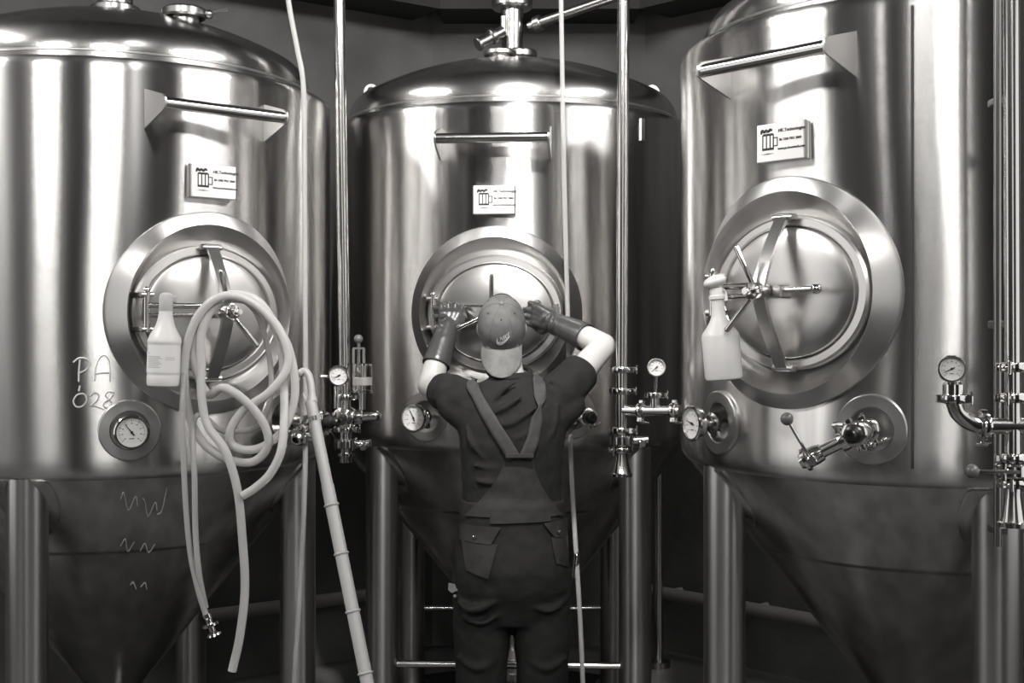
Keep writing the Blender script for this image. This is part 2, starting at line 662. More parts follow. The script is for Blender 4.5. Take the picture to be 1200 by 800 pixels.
def gauge(parent, c, n, up, r, needle_deg, name='pressure_gauge', world=True, depth=.03, stem=None, casem=None):
    """round dial instrument facing n"""
    n, up = Vector(n).normalized(), Vector(up)
    m = frame(c, n, n.cross(up) * -1)
    # local x = to the right as seen by a viewer facing the dial, y = up
    x = up.cross(n).normalized()
    y = n.cross(x)
    m = Matrix((x, y, n)).transposed().to_4x4()
    m.translation = Vector(c)
    mb = MB()
    mb.lathe([(0, -depth), (r * .86, -depth), (r * .97, -depth * .85), (r * 1.0, -depth * .2), (r * 1.06, -.002), (r * 1.06, .004), (r * 1.0, .007), (r * .9, .007), (r * .87, .001)], m, 40)
    o = mb.build(name, casem or POLISH, parent, 30, world)
    MB().lathe([(0, .0005), (r * .88, .0005)], m, 40).build('dial', DIAL, o, 35, world)
    tk = MB()
    for i in range(33):
        a = math.radians(225 - i * 270 / 32)
        big = i % 4 == 0
        l = r * (.14 if big else .08)
        q = m @ Matrix.Rotation(a, 4, 'Z')
        tk.box((l, r * (.03 if big else .018), .0006), q, (r * .80 - l / 2, 0, .0012))
    for i in range(9):
        a = math.radians(225 - i * 270 / 8)
        tk.box((r * .09, r * .05, .0006), m, (r * .55 * math.cos(a), r * .55 * math.sin(a), .0012))
    tk.box((r * .3, r * .05, .0006), m, (0, -r * .38, .0012))
    tk.build('scale_marks', INK, o, 35, world)
    nd = MB()
    q = m @ Matrix.Rotation(math.radians(needle_deg), 4, 'Z')
    nd.add([(-r * .24, -r * .05, .003), (r * .66, -r * .012, .003), (r * .66, r * .012, .003), (-r * .24, r * .05, .003),
            (-r * .24, -r * .05, .004), (r * .66, -r * .012, .004), (r * .66, r * .012, .004), (-r * .24, r * .05, .004)],
           [(3, 2, 1, 0), (4, 5, 6, 7), (0, 1, 5, 4), (1, 2, 6, 5), (2, 3, 7, 6), (3, 0, 4, 7)], q)
    nd.lathe([(0, .005), (r * .09, .004), (r * .09, .002)], m, 12)
    nd.build('needle', INK, o, 35, world)
    if stem:
        sb = MB()
        sb.cyl(Vector(c) - n * depth * .6, stem, r * .22, 14)
        sb.build('stem', POLISH, o, 35, world)
    return o


MUG = {}


def name_plate(tank, az, z, dz):
    n = Vector((math.sin(az), -math.cos(az), 0))
    m = frame((n.x * (RT + .001), n.y * (RT + .001), z), n, (math.cos(az), math.sin(az), 0))
    # local x right (seen from outside), y up, z out
    mb = MB()
    mb.box((.150, .104, .030), m, (0, 0, .007), .002)
    o = mb.build('name_plate', PLATEM, tank)
    for s in (-1, 1):
        MB().box((.004, .104, .010), m, (s * .077, 0, .010), .001).build('holder_strip', DARKST, o)
    em = MB()
    z0 = .0222
    # mug outline with three bars, handle, foam and a line under it
    for x in (-.054, -.042, -.030, -.0195):
        em.box((.0035, .040, .001), m, (x, .002, z0))
    em.box((.038, .0065, .001), m, (-.0368, -.017, z0))
    em.box((.038, .0035, .001), m, (-.0368, .021, z0))
    for k in range(3):
        em.box((.010, .004, .001), m, (-.048 + k * .011, .0235, z0))
    em.box((.012, .003, .001), m, (-.0125, .012, z0))
    em.box((.012, .003, .001), m, (-.0125, -.010, z0))
    em.box((.003, .024, .001), m, (-.0065, .001, z0))
    em.tube([m @ Vector(p) for p in spline([(-.060, .026, z0), (-.056, .036, z0), (-.049, .031, z0), (-.043, .035, z0), (-.036, .031, z0), (-.030, .036, z0), (-.023, .033, z0)], 4)], [.0022, .003, .0036] + [.0036] * 19 + [.003, .0028, .002], 6)
    em.prism([(-.060, -.0305), (-.037, -.0285), (-.016, -.0300), (-.037, -.0315)], .001, m @ Matrix.Translation((0, 0, z0 - .0005)))
    em.build('emblem', INK, o, 40)
    tx = MB()
    for body, size, y, x in (('HK.Technologies', .0126, .026, .001), ('86 1358 7951 2868', .0090, .002, .005), ('www.yn-brewtech.com', .0092, -.022, .000)):
        v, f = text_mesh(body, size, None, bold=.00035)
        tx.add(v, f, m @ Matrix.Translation((x - .005, y, z0)))
    tx.build('lettering', INK, o, 0)
    return o


def manway(tank, z, mode):
    """local frame: x right, y up, z out of the tank (hatch looks to local -Y)"""
    m = frame((0, -RT, z), (0, -1, 0), (1, 0, 0))
    # collar: outer edge lies on the jacket, inner edge is flat, then a funnel back to the oval neck
    v, f = [], []
    seg = 72
    rows = []

    def ring(fn):
        rows.append(len(v))
        for k in range(seg):
            v.append(fn(2 * PI * k / seg))

    def onjacket(r, off):
        def fn(a):
            x, y = r * math.cos(a), r * math.sin(a)
            return (x, y, math.sqrt((RT + off) ** 2 - x * x) - RT)
        return fn
    ring(onjacket(.319, -.022))
    ring(onjacket(.317, .003))
    ring(lambda a: (.312 * math.cos(a), .312 * math.sin(a), (onjacket(.312, .006)(a)[2])))
    ring(lambda a: (.276 * math.cos(a), .276 * math.sin(a), .010))
    ring(lambda a: (.272 * math.cos(a), .272 * math.sin(a), .006))
    ring(lambda a: (.266 * math.cos(a), .262 * math.sin(a), -.006))
    ring(lambda a: (.258 * math.cos(a), .238 * math.sin(a), -.026))
    ring(lambda a: (.252 * math.cos(a), .218 * math.sin(a), -.042))
    ring(lambda a: (.20 * math.cos(a), .17 * math.sin(a), -.062))
    for a, b in zip(rows, rows[1:]):
        for k in range(seg):
            k2 = (k + 1) % seg
            f.append((a + k, a + k2, b + k2, b + k))
    MB().add(v, f, m).build('manway_collar', PLATE_S, tank, 28)
    # oval door
    d = MB()
    d.lathe([(1.0, -.058), (1.012, -.050), (1.012, -.030), (1.0, -.022), (.97, -.017), (.89, -.016), (.872, -.020), (.866, -.026), (.858, -.020), (.84, -.012),
             (.80, -.008), (.70, -.003), (.5, .004), (.25, .008), (0, .009)], m, 96, .2475, .2105)
    door = d.build('manway_door', SATIN, tank, 25)
    rim = MB()
    rim.torus(1.0, .0, m, 4, 4) if False else None
    v, f = [], []
    # dark gasket line around the door
    gk = MB()
    gk.tube([m @ Vector((.2515 * math.cos(a), .2145 * math.sin(a), -.052)) for a in [2 * PI * k / 64 for k in range(65)]], .004, 6, False)
    gk.build('gasket', RUBBER, door)
    # hinge on the viewer's left
    hx = -.222
    hb = MB()
    hb.cyl(m @ Vector((hx, -.062, .030)), m @ Vector((hx, .062, .030)), .0105, 16, .002)
    hb.sphere((hx, .066, .030), .011, 12, 8, (1, 1, .6), m)
    hb.build('hinge_pin', POLISH, door)
    for s in (-1, 1):
        b = MB()
        b.box((.040, .016, .070), m, (hx - .006, s * .052, -.002), .003)
        b.cyl(m @ Vector((hx - .020, s * .052, .03)), m @ Vector((hx + .018, s * .052, .03)), .009, 12)
        b.build('hinge_bracket', SATIN, door)
    ha = MB()
    ha.cyl(m @ Vector((hx, .020, .036)), m @ Vector((-.02, .020, .062)), .0095, 16)
    ha.cyl(m @ Vector((hx, -.010, .036)), m @ Vector((-.02, -.006, .062)), .0075, 16)
    ha.build('hinge_arm', POLISH, door)
    # yoke: flat bar bowed outwards, held by two lugs
    rotm = m if mode != 'across' else m @ Matrix.Rotation(PI / 2, 4, 'Z')
    half = .205 if mode != 'across' else .225
    y = MB()
    n = 22
    vv, ff = [], []
    for i in range(n + 1):
        t = -1 + 2 * i / n
        yy = t * half
        zz = .004 + .108 * (1 - abs(t) ** 1.35)
        w = .019
        for sx, oz in ((-w, 0), (w, 0), (w, .012), (-w, .012)):
            vv.append((sx, yy, zz + oz))
    for i in range(n):
        for k in range(4):
            k2 = (k + 1) % 4
            ff.append((i * 4 + k, i * 4 + k2, (i + 1) * 4 + k2, (i + 1) * 4 + k))
    ff.append((3, 2, 1, 0))
    ff.append((n * 4, n * 4 + 1, n * 4 + 2, n * 4 + 3))
    y.add(vv, ff, rotm)
    y.build('yoke', SATIN, door, 35)
    for s in (-1, 1):
        b = MB()
        b.box((.052, .018, .035), rotm, (0, s * (half + .002), -.006), .003)
        b.cyl(rotm @ Vector((-.033, s * half, .006)), rotm @ Vector((.033, s * half, .006)), .0085, 12, .002)
        b.build('yoke_lug', SATIN, door)
    # hub with hand spokes
    h = MB()
    h.lathe([(0, .09), (.022, .09), (.024, .094), (.024, .150), (.021, .156), (.011, .158), (.011, .176), (.009, .18), (0, .18)], m, 24)
    h.build('hub', POLISH, door)
    bx = MB()
    bx.box((.07, .034, .05), m, (.015, .0, .062), .004)
    bx.build('guide_block', SATIN, door)
    angs = {'left': (108, -52), 'across': (88, 205, -30), 'right': (112, 232)}[mode]
    for a in angs:
        a = math.radians(a)
        e = Vector((math.cos(a), math.sin(a), 0))
        p0, p1 = m @ (e * .018 + Vector((0, 0, .132))), m @ (e * .128 + Vector((0, 0, .150)))
        sp = MB()
        sp.capsule(p0, p1, .0075, .0085, 14, 5)
        sp.build('spoke', POLISH, door)
    if mode == 'right':
        b = MB()
        b.cyl(m @ Vector((.03, .004, .070)), m @ Vector((.135, .006, .060)), .009, 14)
        b.sphere((.140, .006, .060), .014, 14, 8, (1.1, 1, 1), m)
        b.build('stop_rod', POLISH, door)
    if mode == 'left':
        b = MB()
        b.cyl(m @ Vector((0, 0, .172)), m @ Vector((.0, .0, .196)), .009, 6)
        b.build('hub_bolt', POLISH, door)
    return door


def port_collar(tank, az, z):
    n = Vector((math.sin(az), -math.cos(az), 0))
    m = frame((n.x * RT, n.y * RT, z), n, (math.cos(az), math.sin(az), 0))
    v, f, rows = [], [], []
    seg = 48

    def ring(r, zf):
        rows.append(len(v))
        for k in range(seg):
            a = 2 * PI * k / seg
            x, y = r * math.cos(a), r * math.sin(a)
            v.append((x, y, zf(x)))
    jk = lambda off: (lambda x: math.sqrt((RT + off) ** 2 - x * x) - RT)
    ring(.0935, jk(-.010))
    ring(.092, jk(.003))
    ring(.089, jk(.0055))
    ring(.060, lambda x: .004)
    ring(.057, lambda x: .001)
    ring(.056, lambda x: -.055)
    ring(.0, lambda x: -.056)
    for a, b in zip(rows, rows[1:]):
        for k in range(seg):
            k2 = (k + 1) % seg
            f.append((a + k, a + k2, b + k2, b + k))
    MB().add(v, f, m).build('port_collar', PLATE_S, tank, 28)
    return m


def make_tank(name, label, xy, az, dz, legs, mode, gauge_az, gauge_z, valve_az, valve_z, brace=None):
    T = dict(xy=xy, dz=dz, az=az)
    t = thing(name, label, 'tank', (xy[0], xy[1], 0), az, 'conical fermentation tanks')
    T['root'] = t
    zr, zs = ZR + dz, ZS + dz
    holes = [(0.0, 1.716 + dz, .288), (gauge_az - az, gauge_z, .068), (valve_az - az, valve_z, .068)]
    # jacket: fine grid with openings under the collars
    NA = 288
    zz = [zr - .022 - (zr - .022 - (zs + .05)) * i / 72 for i in range(73)]
    rows = [(.700, zr + .013), (.735, zr + .008), (.757, zr + .003), (.7665, zr - .007)] + [(RT, z) for z in zz] + [(.7685, zs + .030), (.763, zs + .010), (.754, zs - .003), (.742, zs - .012)]
    v, f = [], []
    for r, z in rows:
        for k in range(NA):
            a = 2 * PI * k / NA
            # the sheet lies a little flatter round the hatch opening
            da = (a + PI) % (2 * PI) - PI
            q = r - .015 * math.exp(-((RT * da) ** 2 + (z - 1.716 - dz) ** 2) / .1225) if r > .765 else r
            v.append((q * math.sin(a), -q * math.cos(a), z))
    for i in range(len(rows) - 1):
        zc = (rows[i][1] + rows[i + 1][1]) / 2
        for k in range(NA):
            a = 2 * PI * (k + .5) / NA
            skip = False
            for ha, hz, hr in holes:
                da = (a - ha + PI) % (2 * PI) - PI
                if abs(da) < 1.2 and math.hypot(RT * math.sin(da), zc - hz) < hr:
                    skip = True
            if skip:
                continue
            k2 = (k + 1) % NA
            f.append((i * NA + k, (i + 1) * NA + k, (i + 1) * NA + k2, i * NA + k2))
    MB().add(v, f).build('jacket', STEEL, t, 40)
    # welded seam down the jacket, off to one side
    sm = MB()
    sa = {'left': 2.2, 'across': 2.6, 'right': .454}[mode]
    p = Vector((math.sin(sa), -math.cos(sa), 0)) * (RT + .0005)
    sm.box((.008, .003, zr - zs - .08), Matrix.Translation((p.x, p.y, (zr + zs) / 2)) @ Matrix.Rotation(sa, 4, 'Z'))
    sm.build('seam_strip', SEAM, t)
    # dome
    zd = zr + .012
    Rd = .696
    pr = [(Rd, zd - .03), (Rd, zd + .028)]
    kr = .12
    hd = .300
    # knuckle then shallow crown
    a1 = math.radians(62)
    for i in range(1, 11):
        a = a1 * i / 10
        pr.append((Rd - kr + kr * math.cos(a), zd + .028 + kr * math.sin(a)))
    r0, z0 = pr[-1]
    slope = math.tan(PI / 2 - a1)
    top = zd + hd
    Rc = r0 / math.sin(PI / 2 - a1)
    cz = z0 - Rc * math.cos(PI / 2 - a1)
    for i in range(1, 15):
        b = (PI / 2 - a1) * (1 - i / 14)
        pr.append((max(Rc * math.sin(b), 0), cz + Rc * math.cos(b)))
    T['top'] = pr[-1][1]
    MB().lathe(pr, None, 128).build('dome', DOME, t, 40)
    MB().lathe([(Rd + .001, zd + .020), (Rd + .003, zd + .022), (Rd + .003, zd + .026), (Rd + .001, zd + .028)], None, 128).build('dome_weld', SATIN, t)
    # cone with a lower jacket step and outlet
    c0 = .742
    zc = lambda r: zs - .012 - (c0 - r) / CT
    MB().lathe([(c0, zs - .012), (.55, zc(.55)), (.546, zc(.546) - .001), (.541, zc(.546) - .004), (.536, zc(.541) - .0045), (.12, zc(.126)), (.075, zc(.082)), (.06, zc(.06) - .01), (.05, .30), (.05, .20), (0, .20)], None, 128).build('cone', CONE, t, 30)
    ov = MB()
    ov.cyl((0, 0, .25), (0, 0, .235), .075, 24)
    ov.cyl((0, .0, .20), (0, 0, .17), .06, 24)
    ov.tube(spline([(0, 0, .19), (0, 0, .13), (0, -.04, .09), (0, -.16, .085)], 6), .03, 14)
    ov.build('outlet', PIPE, t)
    # legs, cut to the cone
    lr = .0625
    for la in legs:
        if isinstance(la, tuple):
            la, rad = la
        else:
            rad = .692
        a = math.radians(la) - az
        cx, cy = rad * math.sin(a), -rad * math.cos(a)
        v, f = [], []
        for k in range(32):
            q = 2 * PI * k / 32
            x, y = cx + lr * math.cos(q), cy + lr * math.sin(q)
            v.append((x, y, .02))
            v.append((x, y, min(zc(math.hypot(x, y)) + .004, zs - .006)))
        for k in range(32):
            k2 = (k + 1) % 32
            f.append((2 * k, 2 * k2, 2 * k2 + 1, 2 * k + 1))
        leg = MB().add(v, f).build('leg', LEGM, t, 40)
        fm = Matrix.Translation((cx, cy, 0))
        MB().lathe([(0, 0), (.085, 0), (.085, .012), (.03, .02), (.03, .05), (0, .05)], fm, 24).build('foot', DARKST, leg)
        pv, pf = [], []
        rr = [.060, .092, .096, .096]
        oo = [.006, .006, .004, -.002]
        for r, o_ in zip(rr, oo):
            for k in range(32):
                q = 2 * PI * k / 32
                x, y = cx + r * math.cos(q), cy + r * math.sin(q)
                hr = math.hypot(x, y)
                lim = .742
                if hr > lim:
                    x, y, hr = x * lim / hr, y * lim / hr, lim
                nr = 1 + o_ * .8 / hr
                pv.append((x * nr, y * nr, zc(hr) - o_ * .62))
        for i in range(3):
            for k in range(32):
                k2 = (k + 1) % 32
                pf.append((i * 32 + k, i * 32 + k2, (i + 1) * 32 + k2, (i + 1) * 32 + k))
        MB().add(pv, pf).build('weld_pad', CONE, leg, 30)
    # handle bar with two gusset brackets
    zb = 2.338 + dz
    mb_m = frame((0, -RT, zb), (0, -1, 0), (1, 0, 0))
    hb = MB()
    hb.cyl(mb_m @ Vector((-.200, 0, .100)), mb_m @ Vector((.200, 0, .100)), .0185, 24)
    bar = hb.build('handle_bar', PIPE, t)
    for s in (-1, 1):
        b = MB()
        xx = .203
        zj = math.sqrt(RT ** 2 - xx ** 2) - RT
        b.prism([(zj - .002, .060), (.105, .024), (.121, .012), (.124, -.004), (.118, -.018), (.105, -.024), (zj - .002, -.062)], .006,
                mb_m @ Matrix(((0, 0, 1, s * xx - .003), (0, 1, 0, 0), (1, 0, 0, 0), (0, 0, 0, 1))))
        b.build('bracket', PLATE_S, bar)
    name_plate(t, 0.0, 2.126 + dz, dz)
    manway(t, 1.716 + dz, mode)
    # thermometer in its recess
    gm = port_collar(t, gauge_az - az, gauge_z)
    n = gm.to_3x3() @ Vector((0, 0, 1))
    c = gm.translation + n * .088
    th = gauge(t, c, n, (0, 0, 1), .049, {'left': 128, 'across': 116, 'right': 166}[mode], 'thermometer', False, .022, gm.translation - n * .05)
    clamp_ring(th, gm.translation + n * .022, n, .019, 'clamp', False, (0, 0, -1)) if False else None
    b = MB()
    b.lathe([(.012, .006), (.024, .006), (.031, .010), (.031, .026), (.024, .030), (.012, .030)], gm, 24)
    b.box((.018, .022, .020), gm, (.020, -.030, .018), .003)
    b.build('clamp', POLISH, th)
    vm = port_collar(t, valve_az - az, valve_z)
    T['valve'] = vm
    # lifting lugs on the dome
    for s in (-1, 1):
        a = s * {'left': 2.3, 'across': 1.84, 'right': 2.3}[mode] + {'left': -.3, 'across': .10, 'right': .3}[mode]
        n = Vector((math.sin(a), -math.cos(a), 0))
        lm = frame((n.x * .645, n.y * .645, zd + .088), n.cross(Vector((0, 0, 1))), n)
        b = MB()
        v, f = [], []
        for zt in (-.006, .006):
            for k in range(24):
                q = 2 * PI * k / 24
                v.append((.034 * math.cos(q), .034 * math.sin(q) - .0, zt))
            for k in range(24):
                q = 2 * PI * k / 24
                v.append((.017 * math.cos(q), .017 * math.sin(q) + .004, zt))
        for k in range(24):
            k2 = (k + 1) % 24
            f += [(k2, k, 24 + k, 24 + k2), (48 + k, 48 + k2, 72 + k2, 72 + k), (k, k2, 48 + k2, 48 + k), (24 + k2, 24 + k, 72 + k, 72 + k2)]
        up = frame((n.x * .640, n.y * .640, zd + .205), n.cross(Vector((0, 0, 1))), n)
        # local y must point up
        if (up.to_3x3() @ Vector((0, 1, 0))).z < 0:
            up = up @ Matrix.Rotation(PI, 4, 'X')
        b.add(v, f, up)
        b.box((.066, .10, .012), up, (-.0, -.065, 0))
        b.build('lifting_lug', SATIN, t)
    return T


def wall_az(T, px, py):
    p = surf_hit(T, px, py)
    return math.atan2(p.x - T['xy'][0], -(p.y - T['xy'][1])), p.z


SPEC = {
    'L': dict(xy=(-1.436, 4.483), az=.691, dz=-.019),
    'C': dict(xy=(.002, 5.277), az=-.085, dz=-.007),
    'R': dict(xy=(1.307, 3.905), az=-.822, dz=.026),
}
gaL = wall_az(SPEC['L'], 152, 504)
vaL = wall_az(SPEC['L'], 331, 492)
gaC = wall_az(SPEC['C'], 499, 488)
vaC = wall_az(SPEC['C'], 670, 485)
gaR = wall_az(SPEC['R'], 842, 495)
vaR = wall_az(SPEC['R'], 1021, 503)
TL = make_tank('fermentation_tank', 'brushed steel conical tank with PA 028 written on it and a coiled hose', SPEC['L']['xy'], .691, -.019, (80, -4, -96, 172), 'left', *gaL, *vaL)
TC = make_tank('fermentation_tank', 'middle brushed steel conical tank whose round hatch the person is handling', SPEC['C']['xy'], -.085, -.007, (-47, 43, 137, -137), 'across', *gaC, *vaC)
TR = make_tank('fermentation_tank', 'brushed steel conical tank on the right with a white spray bottle on its hatch', SPEC['R']['xy'], -.822, .026, (-75, -4, 87, 170), 'right', *gaR, *vaR)

# ------------------------------------------------------------------ sampling valves on the tanks
def sample_valve(T, lever_dir=None, blen=.115):
    t, m = T['root'], T['valve']
    b = MB()
    b.cyl(m @ Vector((0, 0, -.05)), m @ Vector((0, 0, .19)), .0185, 20)
    b.lathe([(.0185, .085), (.026, .09), (.030, .105), (.030, .135), (.026, .15), (.0185, .155)], m, 24)
    o = b.build('sample_valve', PIPE, t)
    for z, s in ((.030, 1.15), (.172, 1.0)):
        clamp_ring(o, m @ Vector((0, 0, z)), m.to_3x3() @ Vector((0, 0, 1)), .021, 'clamp', False, m.to_3x3() @ Vector((.5, -1, 0)), s)
    k = MB()
    k.lathe([(.0185, .185), (.022, .188), (.022, .205), (.015, .209), (.015, .228), (.012, .232), (.006, .232), (.006, .226), (0, .226)], m, 20)
    k.build('end_knob', RUBBER, o)
    # branch running down to the viewer's left with a small ball valve
    d = Vector((-.84, -.46, .12)).normalized()
    p0 = Vector((0, 0, .12))
    p1 = p0 + d * blen
    br = MB()
    br.cyl(m @ p0, m @ p1, .0165, 18)
    br.lathe([(.0165, -.012), (.026, -.010), (.027, 0), (.026, .010), (.0165, .012)], m @ frame(p0 + d * .045, d), 20)
    br.lathe([(.012, -.03), (.022, -.027), (.025, -.01), (.025, .012), (.031, .014), (.031, .022), (.022, .024), (.018, .034), (.012, .034), (.012, .02)], m @ frame(p1 + d * .02, d), 20)
    br.build('branch', POLISH, o)
    w = MB()
    c = p0 + d * .06
    w.cyl(m @ (c + Vector((0, .02, .0))), m @ (c + Vector((0, .05, .01))), .008, 10)
    w.cyl(m @ (c + Vector((-.012, .045, .005))), m @ (c + Vector((.016, .047, .01))), .009, 10)
    w.build('bleed_screw', POLISH, o)
    sp = MB()
    e = p1 + d * .02
    sp.cyl(m @ (e + Vector((0, -.005, .01))), m @ (e + Vector((.012, -.008, .048))), .013, 14, .002)
    sp.build('spindle', POLISH, o)
    ld = Vector(lever_dir or (-.42, .80, .18)).normalized()
    lv = MB()
    p2 = e + Vector((.004, 0, .04))
    p3 = p2 + ld * .105
    lv.cyl(m @ p2, m @ p3, .0042, 10)
    lo = lv.build('lever', POLISH, o)
    MB().sphere(m @ (p3 + ld * .008), .0165, 18, 10).build('lever_ball', KNOB, o)
    return o


sample_valve(TR)
sample_valve(TC, (-.2, .8, .2))
sample_valve(TL, (-.30, .8, .2), .06)


# ------------------------------------------------------------------ fittings on top of the tanks
def flange(mb, c, r, h, axis=(0, 0, 1)):
    m = frame(c, axis)
    mb.lathe([(0, -h), (r * .92, -h), (r, -h * .6), (r, h * .6), (r * .92, h), (0, h)], m, 32)


t = TC['root']
zt = TC['top']
f1 = MB()
f1.cyl((.0, 5.30, zt - .03), (.0, 5.30, 3.6), .049, 28)
o = f1.build('vent_pipe', PIPE, t, 35, True)
for fa in (((0, 5.30, 3.045), .088, .022), ((.03, 5.31, zt + .045), .078, .018)):
    f = MB()
    flange(f, *fa)
    f.build('flange', DARKST, o, 35, True)
f = MB()
flange(f, (-.05, 5.06, zt - .005), .067, .011)
f.cyl((-.05, 5.06, zt - .06), (-.05, 5.06, zt - .01), .045, 24)
f.lathe([(.082, -.008), (.074, .002), (.046, .004)], frame((-.05, 5.06, zt - .043), (0, -.12, 1)), 28)
f.build('port_cap', SATIN, t, 35, True)
f = MB()
a, b = at(560, 52, 5.2), at(590, 36, 5.25)
f.cyl(a, b, .024, 18, .004)
f.cyl(a.lerp(b, .5), a.lerp(b, .66), .034, 18, .003)
f.cyl(a.lerp(b, -.02), a.lerp(b, .08), .03, 18, .003)
f.cyl(b + Vector((0, 0, -.02)), b + Vector((0, 0, .06)), .014, 12)
f.build('relief_fitting', DARKST, t, 35, True)
f = MB()
a, b = at(620, 31, 5.3), at(745, -12, 5.1)
f.cyl(a, b, .021, 18)
f.cyl(a.lerp(b, .05), a.lerp(b, .12), .034, 18, .004)
f.build('gas_arm', DARKST, t, 35, True)
# small tab hanging on the jacket
p = surf_hit(TC, 752, 152)
naz = math.atan2(p.x - TC['xy'][0], -(p.y - TC['xy'][1]))
MB().box((.022, .008, .085), Matrix.Translation(p) @ Matrix.Rotation(naz, 4, 'Z'), (0, -.004, 0), .002).build('hanging_tab', SATIN, t, 35, True)
# braces between the legs
for aa, bb in ((-47, 43), (-137, 137)):
    q = [Vector((TC['xy'][0] + .7 * math.sin(math.radians(x)), TC['xy'][1] - .7 * math.cos(math.radians(x)), .357)) for x in (aa, bb)]
    MB().cyl(q[0], q[1], .0145, 14).build('cross_brace', PIPE, t, 35, True)
t = TL['root']
zt = TL['top']
f = MB()
f.cyl((-1.436, 4.483, zt - .03), (-1.436, 4.483, zt + .12), .062, 28)
flange(f, (-1.436, 4.483, zt + .03), .088, .014)
f.build('vent_pipe', DARKST, t, 35, True)
f = MB()
c = at(216, 16, 4.20)
f.cyl(c - Vector((0, 0, .07)), c, .05, 24)
flange(f, c, .075, .016)
f.cyl(c + Vector((.075, -.01, -.005)), c + Vector((.15, -.01, .012)), .006, 10)
f.sphere(c + Vector((.085, -.01, -.005)), .016, 12, 8)
f.build('port_cap', DARKST, t, 35, True)


# ------------------------------------------------------------------ vertical process pipes
def reducer(parent, c, r0, r1, h, lip=.036):
    m = frame(c, (0, 0, -1))
    mb = MB()
    mb.lathe([(r0, 0), (r0, h * .2), (r1 * .9, h * .75), (r1, h * .86), (lip, h * .88), (lip, h), (r1 * .8, h), (r1 * .8, h * .7)], m, 28)
    return mb.build('reducer', PIPE, parent, 35, True)


def disc_valve(parent, c, side, name='butterfly_valve'):
    """flat pipe valve with a spindle housing to one side"""
    mb = MB()
    mb.lathe([(.019, -.017), (.032, -.016), (.038, -.011), (.038, .011), (.032, .016), (.019, .017)], frame(c, (0, 0, 1)), 28)
    o = mb.build(name, POLISH, parent, 35, True)
    s = MB()
    c = Vector(c)
    s.cyl(c + Vector((side * .034, -.004, 0)), c + Vector((side * .088, -.010, .004)), .0145, 16, .003)
    s.cyl(c + Vector((side * .064, -.004, -.005)), c + Vector((side * .064, -.040, -.008)), .013, 14, .003)
    s.build('spindle', POLISH, o, 35, True)
    for k in (-1, 1):
        b = MB()
        b.cyl(c + Vector((-side * .03, -.026, -.018)), c + Vector((-side * .03, -.026, .018)), .006, 8)
        b.cyl(c + Vector((side * .03, -.026 * k, -.02)), c + Vector((side * .03, -.026 * k, .02)), .006, 8)
        b.build('bolt', POLISH, o, 35, True)
    return o


# pipe with the relief glass, between the left and the middle tank
YA = 4.28
pa0, pa1 = at(405.5, 537, YA), at(397.5, 0, YA)
ptop = pa0 + (pa1 - pa0) * ((5.6 - pa0.z) / (pa1.z - pa0.z))
P1 = thing('process_pipe', 'vertical steel pipe with a small gauge and a glass relief valve beside the left tank', 'pipe', (pa0.x, pa0.y, pa0.z))
MB().cyl(pa0, ptop, .0195, 24).build('tube', PIPE, P1, 35, True)
ax = lambda y: pa0.lerp(pa1, (537 - y) / 537.0)
for y, sd in ((465, (1, -.3, 0)), (503, (1, -.2, 0)), (486, (-1, -.4, 0))):
    clamp_ring(P1, ax(y), (0, 0, 1), .021, 'clamp', True, sd)
disc_valve(P1, ax(520), 1)
cp = MB()
cp.lathe([(.0195, 0), (.03, .002), (.03, .012), (.022, .014), (.022, .034), (.016, .036), (0, .036)], frame(ax(530), (0, 0, -1)), 24)
cp.build('end_cap', POLISH, P1, 35, True)
bv = MB()
cc = at(408, 489, YA)
bv.sphere(cc, .036, 24, 12, (1, .8, 1.05))
bv.lathe([(.03, 0), (.036, .006), (.036, .014), (.024, .018), (.024, .022), (0, .024)], frame(cc + Vector((-.012, -.022, 0)), (-.35, -1, 0)), 24)
bv.cyl(cc, at(437, 487, YA), .0165, 18)
bv.lathe([(.0165, 0), (.028, .004), (.028, .016), (.0165, .02)], frame(at(418, 488, YA), (1, 0, 0)), 20)
bv.sphere(at(440, 487, YA), .0195, 16, 10)
bv.build('ball_valve', POLISH, P1, 35, True)
# gauge stub
gs = MB()
c0 = at(396, 478, YA - .01)
gs.cyl(c0, at(396, 452, YA - .01), .015, 16)
gs.cyl(at(396, 466, YA - .01), ax(466), .010, 12)
gs.build('gauge_stub', POLISH, P1, 35, True)
gauge(P1, at(397, 440, YA - .06), (-.12, -1, -.02), (0, 0, 1), .0345, 205, 'pressure_gauge', True, .035, at(397, 452, YA - .01))
MB().cyl(at(384, 441, YA - .03), at(377, 441, YA - .02), .006, 8).build('gauge_screw', POLISH, P1, 35, True)
# relief valve in a glass cup
def lv_(y):
    return at(424.5, y, YA - .015)
k = YA / FPX
rv = MB()
rv.cyl(lv_(480), lv_(428), .0115, 16)
rv.lathe([(0, 0), (11.6 * k, 0), (12 * k, .003), (12 * k, .010), (.0115, .012)], frame(lv_(460), (0, 0, 1)), 28)
rv.lathe([(0, 0), (12 * k, 0), (12 * k, .006), (0, .006)], frame(lv_(428), (0, 0, 1)), 28)
rvo = rv.build('relief_valve', POLISH, P1, 35, True)
g = MB()
g.lathe([(11.8 * k, 0), (11.8 * k, 32 * k)], frame(lv_(459), (0, 0, 1)), 32)
g.build('glass_cup', GLASS, rvo, 35, True)
g = MB()
g.lathe([(0, 0), (11.0 * k, 0), (11.0 * k, 9 * k), (0, 9 * k)], frame(lv_(451), (0, 0, 1)), 24)
g.build('float_ring', mat('pale_plastic', .6, .4), rvo, 35, True)
